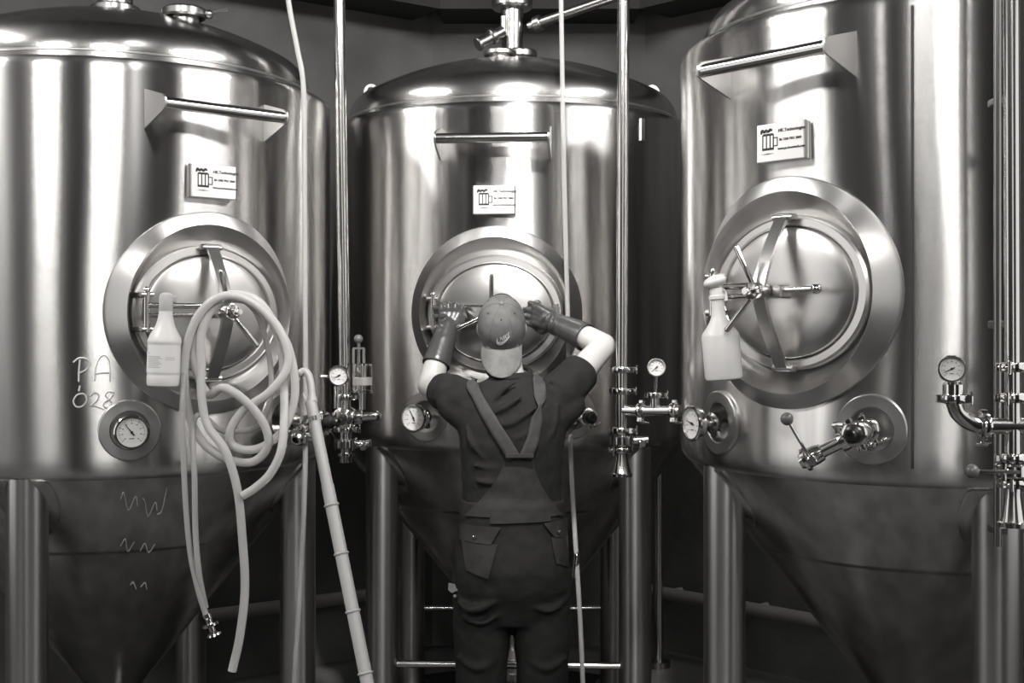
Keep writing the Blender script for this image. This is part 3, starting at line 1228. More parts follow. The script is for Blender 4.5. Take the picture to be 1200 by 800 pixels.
for sx in (-1, 1):
    MB().box((.008, .016, 17 * k), Matrix.Translation(lv_(417) + Vector((-.012 + sx * 6 * k, 0, 0))), (0, 0, 0), .001).build('guide_post', SATIN, rvo, 35, True)
MB().box((13 * k, .018, .006), Matrix.Translation(lv_(408) + Vector((-.012, 0, 0))), (0, 0, 0), .001).build('guide_top', SATIN, rvo, 35, True)
kb = MB()
kb.cyl(lv_(428) + Vector((-.012, 0, 0)), lv_(402) + Vector((-.012, 0, 0)), .006, 12)
kb.build('pull_rod', POLISH, rvo, 35, True)
MB().sphere(lv_(397) + Vector((-.013, 0, 0)), .0155, 18, 10).build('pull_ball', KNOB, rvo, 35, True)

# pipe with a side branch, between the middle and the right tank
YB = 4.05
pb0, pb1 = at(728.5, 532, YB), at(730.5, 0, YB)
ptop = pb0 + (pb1 - pb0) * ((5.6 - pb0.z) / (pb1.z - pb0.z))
P2 = thing('process_pipe', 'vertical steel pipe right of the person with a side branch and small gauge', 'pipe', (pb0.x, pb0.y, at(0, 557, YB).z))
MB().cyl(pb0, ptop, .0195, 24).build('tube', PIPE, P2, 35, True)
bx_ = lambda y: pb0.lerp(pb1, (532 - y) / 532.0)
for y, sd in ((433, (1, -.5, 0)), (458, (1, -.3, 0)), (504, (1, -.6, 0)), (527, (-1, -.3, 0))):
    clamp_ring(P2, bx_(y), (0, 0, 1), .021, 'clamp', True, sd)
disc_valve(P2, bx_(516), 1)
reducer(P2, bx_(530), .019, .031, .078, .035)
br = MB()
q0, q1 = bx_(481), at(797, 481, 3.93)
br.cyl(q0, q1, .0175, 20)
qt = q0.lerp(q1, .58)
br.cyl(qt, qt + Vector((0, 0, .052)), .0165, 20)
brn = br.build('side_branch', PIPE, P2, 35, True)
clamp_ring(brn, q0.lerp(q1, .34), q1 - q0, .0175, 'clamp', True, (0, -.3, -1)) if False else clamp_ring(P2, q0.lerp(q1, .34), q1 - q0, .0175, 'clamp', True, (0, -.3, -1))
clamp_ring(P2, q0.lerp(q1, .90), q1 - q0, .0175, 'clamp', True, (0, -.3, -1))
clamp_ring(P2, qt + Vector((0, 0, .050)), (0, 0, 1), .0165, 'clamp', True, (1, -.4, 0))
gauge(P2, qt + Vector((0, -.035, .140)), (-.10, -1, -.04), (0, 0, 1), .0285, 218, 'pressure_gauge', True, .03, qt + Vector((0, 0, .05)))

# pipe at the right edge with the elbow and gauge
YC = 2.75
pc0, pc1 = at(1187, 585, YC), at(1185, 0, YC)
ptop = pc0 + (pc1 - pc0) * ((5.6 - pc0.z) / (pc1.z - pc0.z))
P3 = thing('process_pipe', 'dark vertical steel pipe at the right edge with an elbow and round gauge', 'pipe', (pc0.x, pc0.y, at(0, 617, YC).z))
MB().cyl(pc0, ptop, .0175, 24).build('tube', PIPE, P3, 35, True)
cx_ = lambda y: pc0.lerp(pc1, (585 - y) / 585.0)
for y, sd in ((430, (-1, -.4, 0)), (466, (-1, -.3, 0)), (537, (1, -.3, 0)), (566, (-1, -.5, 0))):
    clamp_ring(P3, cx_(y), (0, 0, 1), .019, 'clamp', True, sd)
disc_valve(P3, cx_(551), 1)
reducer(P3, cx_(572), .0175, .027, .085, .033)
lv = MB()
lv.cyl(cx_(551) + Vector((0, -.035, 0)), at(1144, 552, YC - .04), .0045, 10)
lo = lv.build('lever', POLISH, P3, 35, True)
MB().sphere(at(1139, 552, YC - .04), .0155, 18, 10).build('lever_ball', KNOB, P3, 35, True)
el = MB()
el.tube([at(1260, 499, YC + .0), cx_(499)] + spline([at(1158, 499, YC), at(1140, 496, YC), at(1124, 485, YC), at(1118, 470, YC), at(1117.5, 462, YC)], 6), .0185, 20)
el.build('elbow', PIPE, P3, 35, True)
clamp_ring(P3, at(1154, 499, YC), (1, 0, 0), .0185, 'clamp', True, (0, -.3, -1))
clamp_ring(P3, at(1117.5, 467, YC), (0, 0, 1), .0185, 'clamp', True, (1, -.4, 0))
tp = MB()
tp.lathe([(.0185, 0), (.0235, .004), (.0235, .030), (.017, .036), (.015, .05), (0, .05)], frame(at(1117.5, 466, YC), (0, 0, 1)), 24)
tp.build('top_cap', POLISH, P3, 35, True)
gauge(P3, at(1115.5, 432, YC - .035), (-.33, -1, .05), (0, 0, 1), .0285, 205, 'pressure_gauge', True, .032, at(1117.5, 446, YC), POLISH)
P4 = thing('conduit_pipe', 'thin dark conduit running up beside the pipe at the right edge', 'pipe', at(1169, 800, 2.9))
MB().cyl(at(1169, 640, 2.9), (at(1169, 0, 2.9).x, 2.9, 5.6), .009, 16).build('tube', DARKST, P4, 35, True)
for y in (120, 380, 620):
    MB().box((.03, .05, .018), Matrix.Translation(at(1169, y, 2.92)), (0, 0, 0), .003).build('pipe_clip', DARKST, P4, 35, True)
# wall pipe behind the middle tank
P5 = thing('drain_pipe', 'thin vertical pipe standing behind the right front leg of the middle tank', 'pipe', (.72, 6.1, 0))
MB().cyl((.72, 6.1, 0), (.72, 6.1, 2.2), .026, 16).build('tube', PIPE, P5, 35, True)
MB().cyl((.72, 6.1, .0), (.72, 6.1, .03), .06, 16).build('foot', DARKST, P5, 35, True)


# ------------------------------------------------------------------ hoses
def hose(name, label, px, r, m, cat='hose', n=8, group=None):
    pts = [at(*p) for p in px]
    path = spline(pts, n)
    low = min(path, key=lambda p: p.z)
    o = thing(name, label, cat, low, 0, group)
    MB().tube(path, r, 12).build('tube', m, o, 60, True)
    return o, path


hose('gas_hose', 'thin pale hose hanging in front of the left tank edge', [(334, -60, 4.02), (338, 0, 4.02), (348, 55, 4.02), (355.5, 100, 4.02), (356.5, 180, 4.02), (357, 300, 4.02), (358, 420, 4.02), (358, 520, 4.0), (356, 600, 3.98), (351, 700, 3.96), (345, 800, 3.94), (342, 900, 3.92)], .0085, HOSE2)
h2, _ = hose('gas_hose', 'thin pale hose hanging behind the person in front of the middle tank', [(656, -60, 4.44), (657.5, 0, 4.44), (660, 150, 4.44), (663, 280, 4.44), (666, 400, 4.44), (668, 500, 4.42), (671, 580, 4.38), (676, 660, 4.32), (680, 730, 4.28), (683, 800, 4.24), (686, 900, 4.2)], .0085, HOSE2)
MB().cyl(at(676, 648, 4.31), at(673, 676, 4.33), .0115, 12, .002).build('coupling', POLISH, h2, 35, True)

A = [(272, 786, 3.62), (281, 745, 3.62), (287, 690, 3.62), (284, 630, 3.61), (278, 573, 3.60), (264, 528, 3.60), (243, 498, 3.61), (236, 462, 3.62), (236, 425, 3.63), (236, 390, 3.63), (249, 362, 3.64), (274, 350, 3.65), (303, 360, 3.65), (335, 400, 3.66), (346, 456, 3.67), (334, 500, 3.66), (310, 522, 3.65), (288, 527, 3.64), (272, 520, 3.64), (270, 503, 3.63), (286, 480, 3.63), (317, 458, 3.62), (338, 425, 3.63), (326, 384, 3.63), (295, 354, 3.63), (260, 347, 3.62), (231, 372, 3.62), (217, 420, 3.63), (220, 478, 3.64), (236, 516, 3.65), (265, 537, 3.65), (296, 541, 3.64), (314, 522, 3.63), (309, 496, 3.62), (288, 470, 3.61), (262, 454, 3.61), (245, 462, 3.66), (232, 440, 3.68), (224, 400, 3.68), (240, 362, 3.68), (272, 345, 3.68), (306, 356, 3.68), (328, 400, 3.68), (333, 455, 3.67), (331, 520, 3.60), (318, 553, 3.59), (300, 571, 3.59), (284, 581, 3.59)]
ha, _ = hose('transfer_hose', 'coiled clear plastic hose hung over the hatch spindle of the left tank', A, .0128, HOSE)
B = [(242, 722, 3.56), (232, 690, 3.56), (222, 640, 3.57), (216, 560, 3.58), (214, 470, 3.60), (221, 405, 3.66), (244, 362, 3.66), (272, 348, 3.66), (300, 366, 3.70), (316, 420, 3.71), (316, 470, 3.71), (300, 500, 3.71), (262, 505, 3.71), (236, 486, 3.69), (226, 500, 3.62), (228, 560, 3.58), (229, 620, 3.57), (233, 670, 3.56), (241, 712, 3.57)]
hb_, pth = hose('transfer_hose', 'thinner clear hose hanging from the coil with a metal end fitting', B, .0085, HOSE2)
fm = frame(at(242, 719, 3.56), at(250, 741, 3.56) - at(242, 719, 3.56))
MB().lathe([(0, 0), (.013, 0), (.013, .012), (.010, .016), (.010, .028), (.024, .030), (.024, .037), (.009, .039), (.009, .052), (.020, .060), (.022, .066), (.010, .068), (0, .066)], fm, 20).build('end_fitting', POLISH, hb_, 35, True)

# ------------------------------------------------------------------ spray bottles
def prof_bottle(rows, px_m):
    return [(r / px_m, h / px_m) for r, h in rows]


def bottle(name, label, base, tip, Y, rows, head, lab=None, m=WHITEP):
    b0, t0 = at(base[0], base[1], Y), at(tip[0], tip[1], Y)
    pm = FPX / Y
    o = thing(name, label, 'spray bottle', b0, 0, 'spray bottles hung on the hatches')
    M_ = frame(b0, t0 - b0, (1, 0, 0))
    MB().lathe(prof_bottle(rows, pm), M_, 36).build('bottle_body', m, o, 30, True)
    head(o, M_, pm)
    if lab:
        h0, h1, r = lab
        v, f = [], []
        n = 20
        for i in range(n + 1):
            a = math.radians(-90 - 78 + 156 * i / n)
            for h in (h0, h1):
                v.append(((r + .25) / pm * math.cos(a), (r + .25) / pm * math.sin(a), h / pm))
        for i in range(n):
            f.append((2 * i, 2 * i + 2, 2 * i + 3, 2 * i + 1))
        lo_ = MB().add(v, f, M_).build('paper_label', LABEL, o, 60, True)
        pr = MB()

        def patch(a0, a1, z0, z1):
            nn = 4
            v, f = [], []
            for i in range(nn + 1):
                a = math.radians(-90 + a0 + (a1 - a0) * i / nn)
                for h in (z0, z1):
                    v.append(((r + .45) / pm * math.cos(a), (r + .45) / pm * math.sin(a), h / pm))
            for i in range(nn):
                f.append((2 * i, 2 * i + 2, 2 * i + 3, 2 * i + 1))
            pr.add(v, f, M_)
        for k in range(7):
            patch(-50, 2 + 6 * math.sin(k * 2.1), h1 - 14 - k * 2.1, h1 - 13 - k * 2.1)
        for k in range(2):
            patch(18, 52, h1 - 15 - k * 2.4, h1 - 14.2 - k * 2.4)
        patch(-64, -55, h1 - 8, h1 - 2)
        patch(-52, -40, h1 - 10, h1 - 9)
        pr.build('label_print', LABELD, lo_, 60, True)
    return o


def head_left(o, M_, pm):
    MB().lathe([(7.6 / pm, 88 / pm), (8.1 / pm, 89 / pm), (8.1 / pm, 104 / pm), (7.2 / pm, 108 / pm), (4.5 / pm, 110 / pm), (0, 110.5 / pm)], M_, 24).build('spray_head', GREYP, o, 40, True)
    MB().box((.022, .055, .020), M_, (.004, .036, 103 / pm), .004).build('nozzle', GREYP, o, 40, True)
    MB().tube([M_ @ Vector(p) for p in spline([(0, .028, 98 / pm), (0, .048, 92 / pm), (0, .046, 82 / pm)], 5)], .005, 10).build('trigger', GREYP, o, 40, True)


bottle('spray_bottle', 'white spray bottle with a printed label hung on the left tank hatch', (191.5, 453), (195, 342), 3.62,
       [(0, 0), (16, 0), (18.5, 1.5), (19.3, 4), (19.3, 12), (19.0, 13), (19.0, 15), (19.4, 16), (19.4, 50), (19.9, 51), (19.9, 54), (17.5, 60), (14, 66), (11, 72), (9, 79), (8, 86), (7.7, 92), (0, 93)], head_left, (17, 49, 19.4))


def head_right(o, M_, pm):
    MB().lathe([(7.6 / pm, 94 / pm), (9.6 / pm, 95 / pm), (9.6 / pm, 98.5 / pm), (7.8 / pm, 100 / pm), (7.2 / pm, 108 / pm), (0, 109 / pm)], M_, 24).build('collar_nut', WHITEP, o, 40, True)
    mm = M_ @ Matrix.Translation((0, 0, 116 / pm)) @ Matrix.Rotation(math.radians(-14), 4, 'Y')
    MB().sphere((-1.0 / pm, 0, 0), 14.0 / pm, 24, 12, (1, .9, .52), mm).build('spray_head', WHITEP, o, 40, True)
    MB().box((.030, .05, .018), mm, (.008, .045, -.002), .004).build('nozzle', WHITEP, o, 40, True)
    MB().tube([M_ @ Vector(p) for p in spline([(.012, .03, 108 / pm), (.03, .05, 103 / pm), (.032, .046, 92 / pm)], 5)], .006, 10).build('trigger', WHITEP, o, 40, True)


bottle('spray_bottle', 'unlabelled white spray bottle hung on the right tank hatch', (848.5, 445), (838, 322), 3.40,
       [(0, 0), (18, 0), (21, 1.5), (22, 5), (22, 52), (21, 55), (14, 64), (10.5, 70), (8.8, 74), (7.6, 84), (7.4, 94), (0, 95)], head_right)

# ------------------------------------------------------------------ jointed pole leaning on the valve
pt, pbm = at(356.5, 433, 3.74), Vector((-.258, 3.38, 0))
_W = WHITEP
WHITEP = POLEM
PO = thing('broom_pole', 'white jointed plastic pole leaning against the left tank valve', 'pole', pbm)
pm_ = frame(pbm, pt - pbm, (1, 0, 0))
L = (pt - pbm).length
hk = .100
MB().lathe([(0, 0), (.019, 0), (.019, L - .36), (.0175, L - .355), (.0172, L - hk), (0, L - hk)], pm_, 24).build('shaft', WHITEP, PO, 35, True)
for fr_ in (.30, .435, .545, .65, .74):
    MB().torus(.0185, .0045, pm_ @ Matrix.Translation((0, 0, L * fr_)), 28, 8).build('joint_ring', WHITEP, PO, 35, True)
# hooked grip with a finger slot
gp = MB()
gp.tube([pm_ @ Vector(p) for p in spline([(.004, 0, L - hk - .002), (.010, 0, L - .06), (.010, 0, L - .025), (.002, 0, L - .006), (-.010, 0, L - .006), (-.016, 0, L - .014)], 6)], [.017, .0155, .014] + [.0115] * 25 + [.010, .009, .008], 14)
gp.tube([pm_ @ Vector(p) for p in spline([(-.010, 0, L - hk), (-.0145, 0, L - .085), (-.0165, 0, L - .068)], 4)], [.008, .007, .006, .005, .0045, .004, .003, .002, .001], 10)
gp.build('hook_grip', WHITEP, PO, 40, True)
lb = MB()
for k in range(3):
    lb.box((.007, .0012, .014), pm_, (-.010 + k * .009, -.0180, L - hk - .055), 0)
lb.build('grip_sticker', KNOB, PO, 40, True)

WHITEP = _W
# ------------------------------------------------------------------ marker writing on the left tank
def stroke(mb, T, pts, r, sm=4):
    q = [surf_hit(T, x, y, .0015) for x, y in pts]
    mb.tube(spline(q, sm) if len(q) > 2 else q, r, 6)


C5 = lambda L_: [(x / 4.0, 400 + y / 4.0) for x, y in L_]
for s in ([(343, 97), (372, 77), (408, 83), (422, 108), (402, 134), (365, 150)], [(374, 86), (370, 135), (368, 188)],
          [(443, 186), (449, 120), (468, 76), (494, 67), (514, 98), (516, 186)], [(448, 152), (482, 146), (515, 146)], [(374, 208), (369, 232)],
          [(392, 244), (362, 250), (344, 278), (356, 304), (384, 304), (405, 280), (402, 254), (384, 243)],
          [(424, 256), (440, 240), (460, 247), (460, 268), (440, 290), (424, 302), (446, 304), (488, 318)],
          [(534, 240), (508, 236), (494, 254), (510, 272), (524, 290), (508, 310), (486, 304), (490, 286), (516, 268), (534, 246)]):
    mk = MB()
    stroke(mk, TL, C5(s), .0023)
    mk.build('marker_stroke', MARKER, TL['root'], 60, True)
C4 = lambda L_: [(130 + x / 4.0, 560 + y / 4.0) for x, y in L_]
for s in ([(45, 100), (60, 68), (82, 150), (115, 85), (124, 130)], [(150, 95), (160, 110), (174, 180), (208, 112), (216, 150)], [(218, 170), (240, 150), (262, 40)],
          [(45, 318), (68, 285), (78, 345), (108, 300)], [(138, 340), (160, 305), (176, 350), (205, 310)],
          [(92, 500), (105, 490), (118, 520)], [(140, 510), (160, 490), (168, 520)]):
    mk = MB()
    stroke(mk, TL, C4(s), .0016)
    mk.build('faded_stroke', CHALKD, TL['root'], 60, True)

# ------------------------------------------------------------------ the person at the middle hatch
BX, BY = 0.0, 4.02
PR = thing('person', 'person in dark shirt, overalls and backward cap reaching up to the hatch', 'person', (BX, BY, 0))
SHL, ELL, WRL, HDL = Vector((-.170, 4.03, 1.425)), Vector((-.285, 4.27, 1.452)), Vector((-.228, 4.375, 1.655)), Vector((-.215, 4.405, 1.70))
SHR, ELR, WRR, HDR = Vector((.165, 4.03, 1.445)), Vector((.312, 4.20, 1.592)), Vector((.150, 4.365, 1.672)), Vector((.085, 4.40, 1.692))
HC = Vector((-.034, 4.06, 1.652))          # centre of the head
TILT = math.radians(43)
HM = Matrix.Translation(HC) @ Matrix.Rotation(math.radians(-3), 4, 'Z') @ Matrix.Rotation(-TILT, 4, 'X').inverted().inverted()
HM = Matrix.Translation(HC) @ Matrix.Rotation(TILT, 4, 'X')   # leaned back: crown turns to the camera


def loft(mb, rows, seg=40, p=2.4):
    """closed body of stacked super-ellipses (z, cx, cy, rx, ry)"""
    v, f = [], []
    for z, cx, cy, rx, ry in rows:
        for k in range(seg):
            a = 2 * PI * k / seg
            c, s = math.cos(a), math.sin(a)
            v.append((cx + rx * math.copysign(abs(c) ** (2 / p), c), cy + ry * math.copysign(abs(s) ** (2 / p), s), z))
    for i in range(len(rows) - 1):
        for k in range(seg):
            k2 = (k + 1) % seg
            f.append((i * seg + k, i * seg + k2, (i + 1) * seg + k2, (i + 1) * seg + k))
    f.append(tuple(range(seg))[::-1])
    f.append(tuple(range((len(rows) - 1) * seg, len(rows) * seg)))
    mb.add(v, f)


# skin: head, neck, trunk, arms and hands as one body
b = MB()
b.sphere((0, .0, .012), .072, 28, 16, (1.0, 1.22, 1.16), HM)
b.sphere((0, .045, -.055), .055, 20, 12, (1.0, 1.1, 1.1), HM)
b.sphere((0, .105, -.025), .014, 12, 8, (.8, 1.2, 1.5), HM)
b.sphere((0, .098, -.065), .018, 12, 8, (1.2, .6, .5), HM)
for s in (-1, 1):
    b.sphere((s * .076, .006, -.012), .020, 14, 10, (.45, .8, 1.5), HM)
b.capsule(HM @ Vector((0, -.01, -.05)), (-.012, 4.035, 1.47), .052, .058)
loft(b, [(z, BX, cy, rx, ry) for z, cy, rx, ry in ((.86, 4.02, .15, .10), (1.0, 4.02, .14, .095), (1.2, 4.02, .145, .10), (1.36, 4.02, .165, .10), (1.45, 4.03, .13, .075), (1.49, 4.035, .06, .05))])
for sh, el, wr, hd in ((SHL, ELL, WRL, HDL), (SHR, ELR, WRR, HDR)):
    b.capsule(sh, sh.lerp(el, .55), .046, .046)
    b.capsule(sh.lerp(el, .5), el, .047, .042)
    mid = el.lerp(wr, .3)
    b.capsule(el, mid, .041, .043)
    b.capsule(mid, wr, .043, .028)
    b.capsule(wr, wr.lerp(hd, .5), .024, .020)
for s in (-1, 1):
    b.capsule((s * .095, 4.02, .86), (s * .105, 4.02, .50), .08, .05)
    b.capsule((s * .105, 4.02, .50), (s * .115, 4.05, .10), .048, .035)
    b.capsule((s * .115, 4.05, .07), (s * .125, 3.98 + .20, .05), .035, .03)
me = remesh(b, .0075, 8)
body = link('body', me, SKIN, PR, 0)
for vtx in me.vertices:
    vtx.co = ROOT[PR].inverted() @ vtx.co


def to_local(me):
    inv = ROOT[PR].inverted()
    for q in me.vertices:
        q.co = inv @ q.co


# shirt with sleeves and creases
b = MB()
rows = [(.96, 4.02, .166, .122), (1.04, 4.018, .163, .118), (1.12, 4.016, .161, .118), (1.20, 4.014, .163, .122), (1.28, 4.012, .170, .128), (1.35, 4.014, .178, .126), (1.40, 4.02, .182, .116), (1.435, 4.025, .166, .100), (1.465, 4.03, .118, .080), (1.490, 4.035, .074, .068), (1.506, 4.036, .066, .062)]
loft(b, [(z, BX, cy, rx, ry) for z, cy, rx, ry in rows])
b.capsule(SHL + Vector((.03, -.005, -.015)), SHL.lerp(ELL, .30), .070, .068)
b.capsule(SHL.lerp(ELL, .2), SHL.lerp(ELL, .52), .068, .064)
b.capsule(SHR + Vector((-.03, -.005, -.02)), SHR.lerp(ELR, .20), .072, .068)
b.capsule(SHR.lerp(ELR, .2), SHR.lerp(ELR, .40), .068, .066)
b.capsule((-.13, 4.0, 1.36), (-.19, 4.04, 1.40), .06, .055)
b.capsule((.13, 4.0, 1.36), (.185, 4.04, 1.40), .062, .055)


def crease(mb, pts, r=.010):
    q = spline([Vector(p) for p in pts], 6)
    n = len(q)
    mb.tube(q, [r * (.35 + .65 * math.sin(PI * i / (n - 1))) for i in range(n)], 8)


# folds pulled between the shoulder blades and towards the raised arm
def back(px, py, y=3.897):
    p = at(px, py, y)
    return (p.x, y, p.z)


for q, r in (([back(566, 490), back(590, 478), back(615, 462, 3.905)], .011), ([back(575, 498, 3.89), back(602, 494, 3.886), back(630, 476, 3.893)], .011),
             ([back(580, 468, 3.91), back(592, 455, 3.92), back(606, 447, 3.935)], .009), ([back(585, 516, 3.89), back(610, 512, 3.888), back(628, 500, 3.892)], .008),
             ([back(545, 500, 3.92), back(552, 520, 3.91), back(566, 536, 3.90)], .008), ([back(640, 520, 3.905), back(650, 500, 3.92), back(655, 470, 3.94)], .009),
             ([back(636, 452, 3.95), back(646, 462, 3.96), back(656, 478, 3.965)], .009), ([back(641, 443, 3.965), back(652, 451, 3.97), back(662, 464, 3.975)], .008),
             ([back(540, 560, 3.915), back(575, 566, 3.897), back(610, 562, 3.894)], .006), ([back(545, 545, 3.91), back(580, 548, 3.897), back(600, 545, 3.893)], .006)):
    crease(b, q, r)
# trim the sleeve ends and the hem flat after meshing
me = remesh(b, .0065, 5, .5, [(.05, .006)])
import bmesh


def cut(me, co, no):
    bm = bmesh.new()
    bm.from_mesh(me)
    return bm


def trim_sleeve(me, sh, el, t):
    """remove what lies past the sleeve end, near that arm only"""
    bm = bmesh.new()
    bm.from_mesh(me)
    ax = (el - sh).normalized()
    co = sh.lerp(el, t)
    near = [f for f in bm.faces if (f.calc_center_median() - co).length < .13]
    geom = list({v for f in near for v in f.verts}) + list({e for f in near for e in f.edges}) + near
    res = bmesh.ops.bisect_plane(bm, geom=geom, plane_co=co, plane_no=ax, clear_outer=True)
    bm.to_mesh(me)
    bm.free()


trim_sleeve(me, SHL, ELL, .50)
trim_sleeve(me, SHR, ELR, .42)
bm = bmesh.new()
bm.from_mesh(me)
BV_SHIRT = BVHTree.FromBMesh(bm)
bm.free()
shirt = link('shirt', me, SHIRT, PR, 0)
to_local(me)
cl = MB()
cl.tube([HM @ Vector((0, 0, 0)) * 0 + Vector((-.008 + .067 * math.cos(a), 4.034 + .063 * math.sin(a), 1.508 + .020 * math.sin(a))) for a in [2 * PI * k / 32 for k in range(33)]], .009, 10, False)
cl.build('neckband', SHIRT, shirt, 60, True)

# overalls: hips and trouser legs
b = MB()
loft(b, [(z, BX, cy, rx, ry) for z, cy, rx, ry in ((1.10, 4.015, .167, .124), (1.06, 4.015, .171, .128), (1.00, 4.015, .176, .134), (.94, 4.01, .183, .146), (.88, 4.005, .187, .150), (.82, 4.01, .187, .144), (.76, 4.02, .18, .125), (.70, 4.02, .15, .10))])
for s in (-1, 1):
    b.capsule((s * .093, 4.01, .84), (s * .100, 4.02, .50), .103, .083)
    b.capsule((s * .100, 4.02, .50), (s * .112, 4.05, .10), .082, .072)
    crease(b, [(s * .19, 3.97, .80), (s * .12, 3.90, .76), (s * .03, 3.90, .79)], .010)
    crease(b, [(s * .18, 3.96, .60), (s * .11, 3.925, .57), (s * .04, 3.95, .60)], .010)
    crease(b, [(s * .18, 3.97, .36), (s * .11, 3.95, .33), (s * .05, 3.97, .36)], .010)
crease(b, [(-.18, 3.93, .79), (-.13, 3.89, .765), (-.05, 3.875, .79)], .012)
crease(b, [(-.17, 3.93, .74), (-.10, 3.90, .72), (-.03, 3.90, .75)], .010)
crease(b, [(-.006, 3.868, .93), (.004, 3.862, .88), (.0, 3.868, .82)], .006)
me = remesh(b, .0075, 5, .5, [(.06, .008)])
bm = bmesh.new()
bm.from_mesh(me)
BV_PANTS = BVHTree.FromBMesh(bm)
bm.free()
ov = link('overalls', me, OVERALL, PR, 0)
to_local(me)


def back_hit(x, z, bvhs):
    y = None
    for bv in bvhs:
        h = bv.ray_cast(Vector((x, 3.3, z)), Vector((0, 1, 0)))
        if h[0] is not None:
            y = h[0].y if y is None else min(y, h[0].y)
    return y


def drape(name, m, parent, fn, nu, nv, bvhs, off, th=.003, smooth=1):
    """sheet laid on the person's back: fn(u, v) -> (x, z)"""
    grid = []
    last = 3.95
    for j in range(nv + 1):
        row = []
        for i in range(nu + 1):
            x, z = fn(i / nu, j / nv)
            y = back_hit(x, z, bvhs)
            if y is None:
                y = last
            last = y
            row.append([x, y - off, z])
        grid.append(row)
    for _ in range(smooth):
        for j in range(nv + 1):
            for i in range(nu + 1):
                nb = [grid[b_][a_][1] for a_, b_ in ((i - 1, j), (i + 1, j), (i, j - 1), (i, j + 1)) if 0 <= a_ <= nu and 0 <= b_ <= nv]
                grid[j][i][1] = min(grid[j][i][1], .5 * grid[j][i][1] + .5 * sum(nb) / len(nb))
    v, f = [], []
    W = nu + 1
    for dy in (0, th):
        for row in grid:
            for p in row:
                v.append((p[0], p[1] + dy, p[2]))
    N_ = W * (nv + 1)
    for j in range(nv):
        for i in range(nu):
            a = j * W + i
            f.append((a, a + 1, a + W + 1, a + W))
            f.append((N_ + a + W, N_ + a + W + 1, N_ + a + 1, N_ + a))
    edge = [i for i in range(W)] + [j * W + nu for j in range(1, nv + 1)] + [nv * W + i for i in range(nu - 1, -1, -1)] + [j * W for j in range(nv - 1, 0, -1)]
    for a, c in zip(edge, edge[1:] + edge[:1]):
        f.append((c, a, N_ + a, N_ + c))
    return MB().add(v, f).build(name, m, parent, 50, True)


def quad(p00, p10, p11, p01, bow=0):
    """bilinear patch given by pixel corners at the back's depth: bottom-left, bottom-right, top-right, top-left"""
    P = [at(x, y, 3.89) for x, y in (p00, p10, p11, p01)]

    def fn(u, v):
        q = P[0] * (1 - u) * (1 - v) + P[1] * u * (1 - v) + P[2] * u * v + P[3] * (1 - u) * v
        return q.x, q.z - bow * math.sin(PI * u)
    return fn


SP = [BV_SHIRT, BV_PANTS]


def panel(u, v):
    # narrow top between the straps, flaring to the side seams
    p = at(0, 606 - (606 - 533) * v, 3.89)
    hw = (16 + 43 * (1 - v) ** 1.7) / FPX * 3.89
    c = at(609 - 7 * (1 - v), 0, 3.89).x
    return c + (2 * u - 1) * hw, p.z


drape('back_panel', OVERALL_P, ov, panel, 26, 16, SP, .006, .004, 2)
drape('waist_elastic', OVERALL_P, ov, quad((574, 613), (646, 611), (644, 595), (575, 597)), 24, 5, SP, .010, .004, 2)
for q, nm in ((quad((537, 634), (575, 637), (587, 617), (538, 616)), 'pocket_flap'), (quad((546, 668), (572, 676), (583, 637), (540, 634)), 'back_pocket'),
              (quad((650, 630), (667, 632), (667, 611), (637, 613)), 'pocket_flap'), (quad((652, 660), (668, 668), (667, 632), (646, 630)), 'back_pocket')):
    fl = drape(nm, OVERALL_P, ov, q, 12, 8, SP, .011 if nm == 'pocket_flap' else .007, .004, 3)
    if nm == 'pocket_flap':
        c = q(.45, .35)
        y = back_hit(c[0], c[1], SP)
        MB().lathe([(0, .004), (.004, .004), (.006, .002), (.006, -.004)], frame((c[0], y - .016, c[1]), (0, -1, 0)), 14).build('snap', POLISH, fl, 40, True)
# strap ribbons snapped to the shirt, over the shoulders
def strap(pts, w, name='shoulder_strap'):
    path = spline([Vector(p) for p in pts], 8)
    v, f = [], []
    n = len(path)
    for i, p in enumerate(path):
        t = (path[min(i + 1, n - 1)] - path[max(i - 1, 0)]).normalized()
        h = BV_SHIRT.find_nearest(p)
        nrm = h[1] if h[0] is not None else Vector((0, -1, 0))
        if h[0] is not None and (p - h[0]).dot(nrm) < 0 and nrm.dot(p - Vector((0, 4.02, p.z))) < 0:
            nrm = -nrm
        sd = t.cross(nrm).normalized()
        for k in range(5):
            q = p + sd * w * (k / 4 - .5)
            hh = BV_SHIRT.find_nearest(q)
            if hh[0] is not None:
                q = hh[0] + hh[1] * .009
            v.append(q)
    for i in range(n - 1):
        for k in range(4):
            f.append((i * 5 + k, i * 5 + k + 1, (i + 1) * 5 + k + 1, (i + 1) * 5 + k))
    for _ in range(6):
        v = [v[j] if j < 5 or j >= len(v) - 5 else (v[j - 5] + v[j] * 2 + v[j + 5]) / 4 for j in range(len(v))]
    o = MB().add([tuple(q) for q in v], f).build(name, STRAP, ov, 60, True)
    md = o.modifiers.new('thick', 'SOLIDIFY')
    md.thickness = .003
    md.offset = 1
    return o


def bk(px, py, y):
    return at(px, py, y)


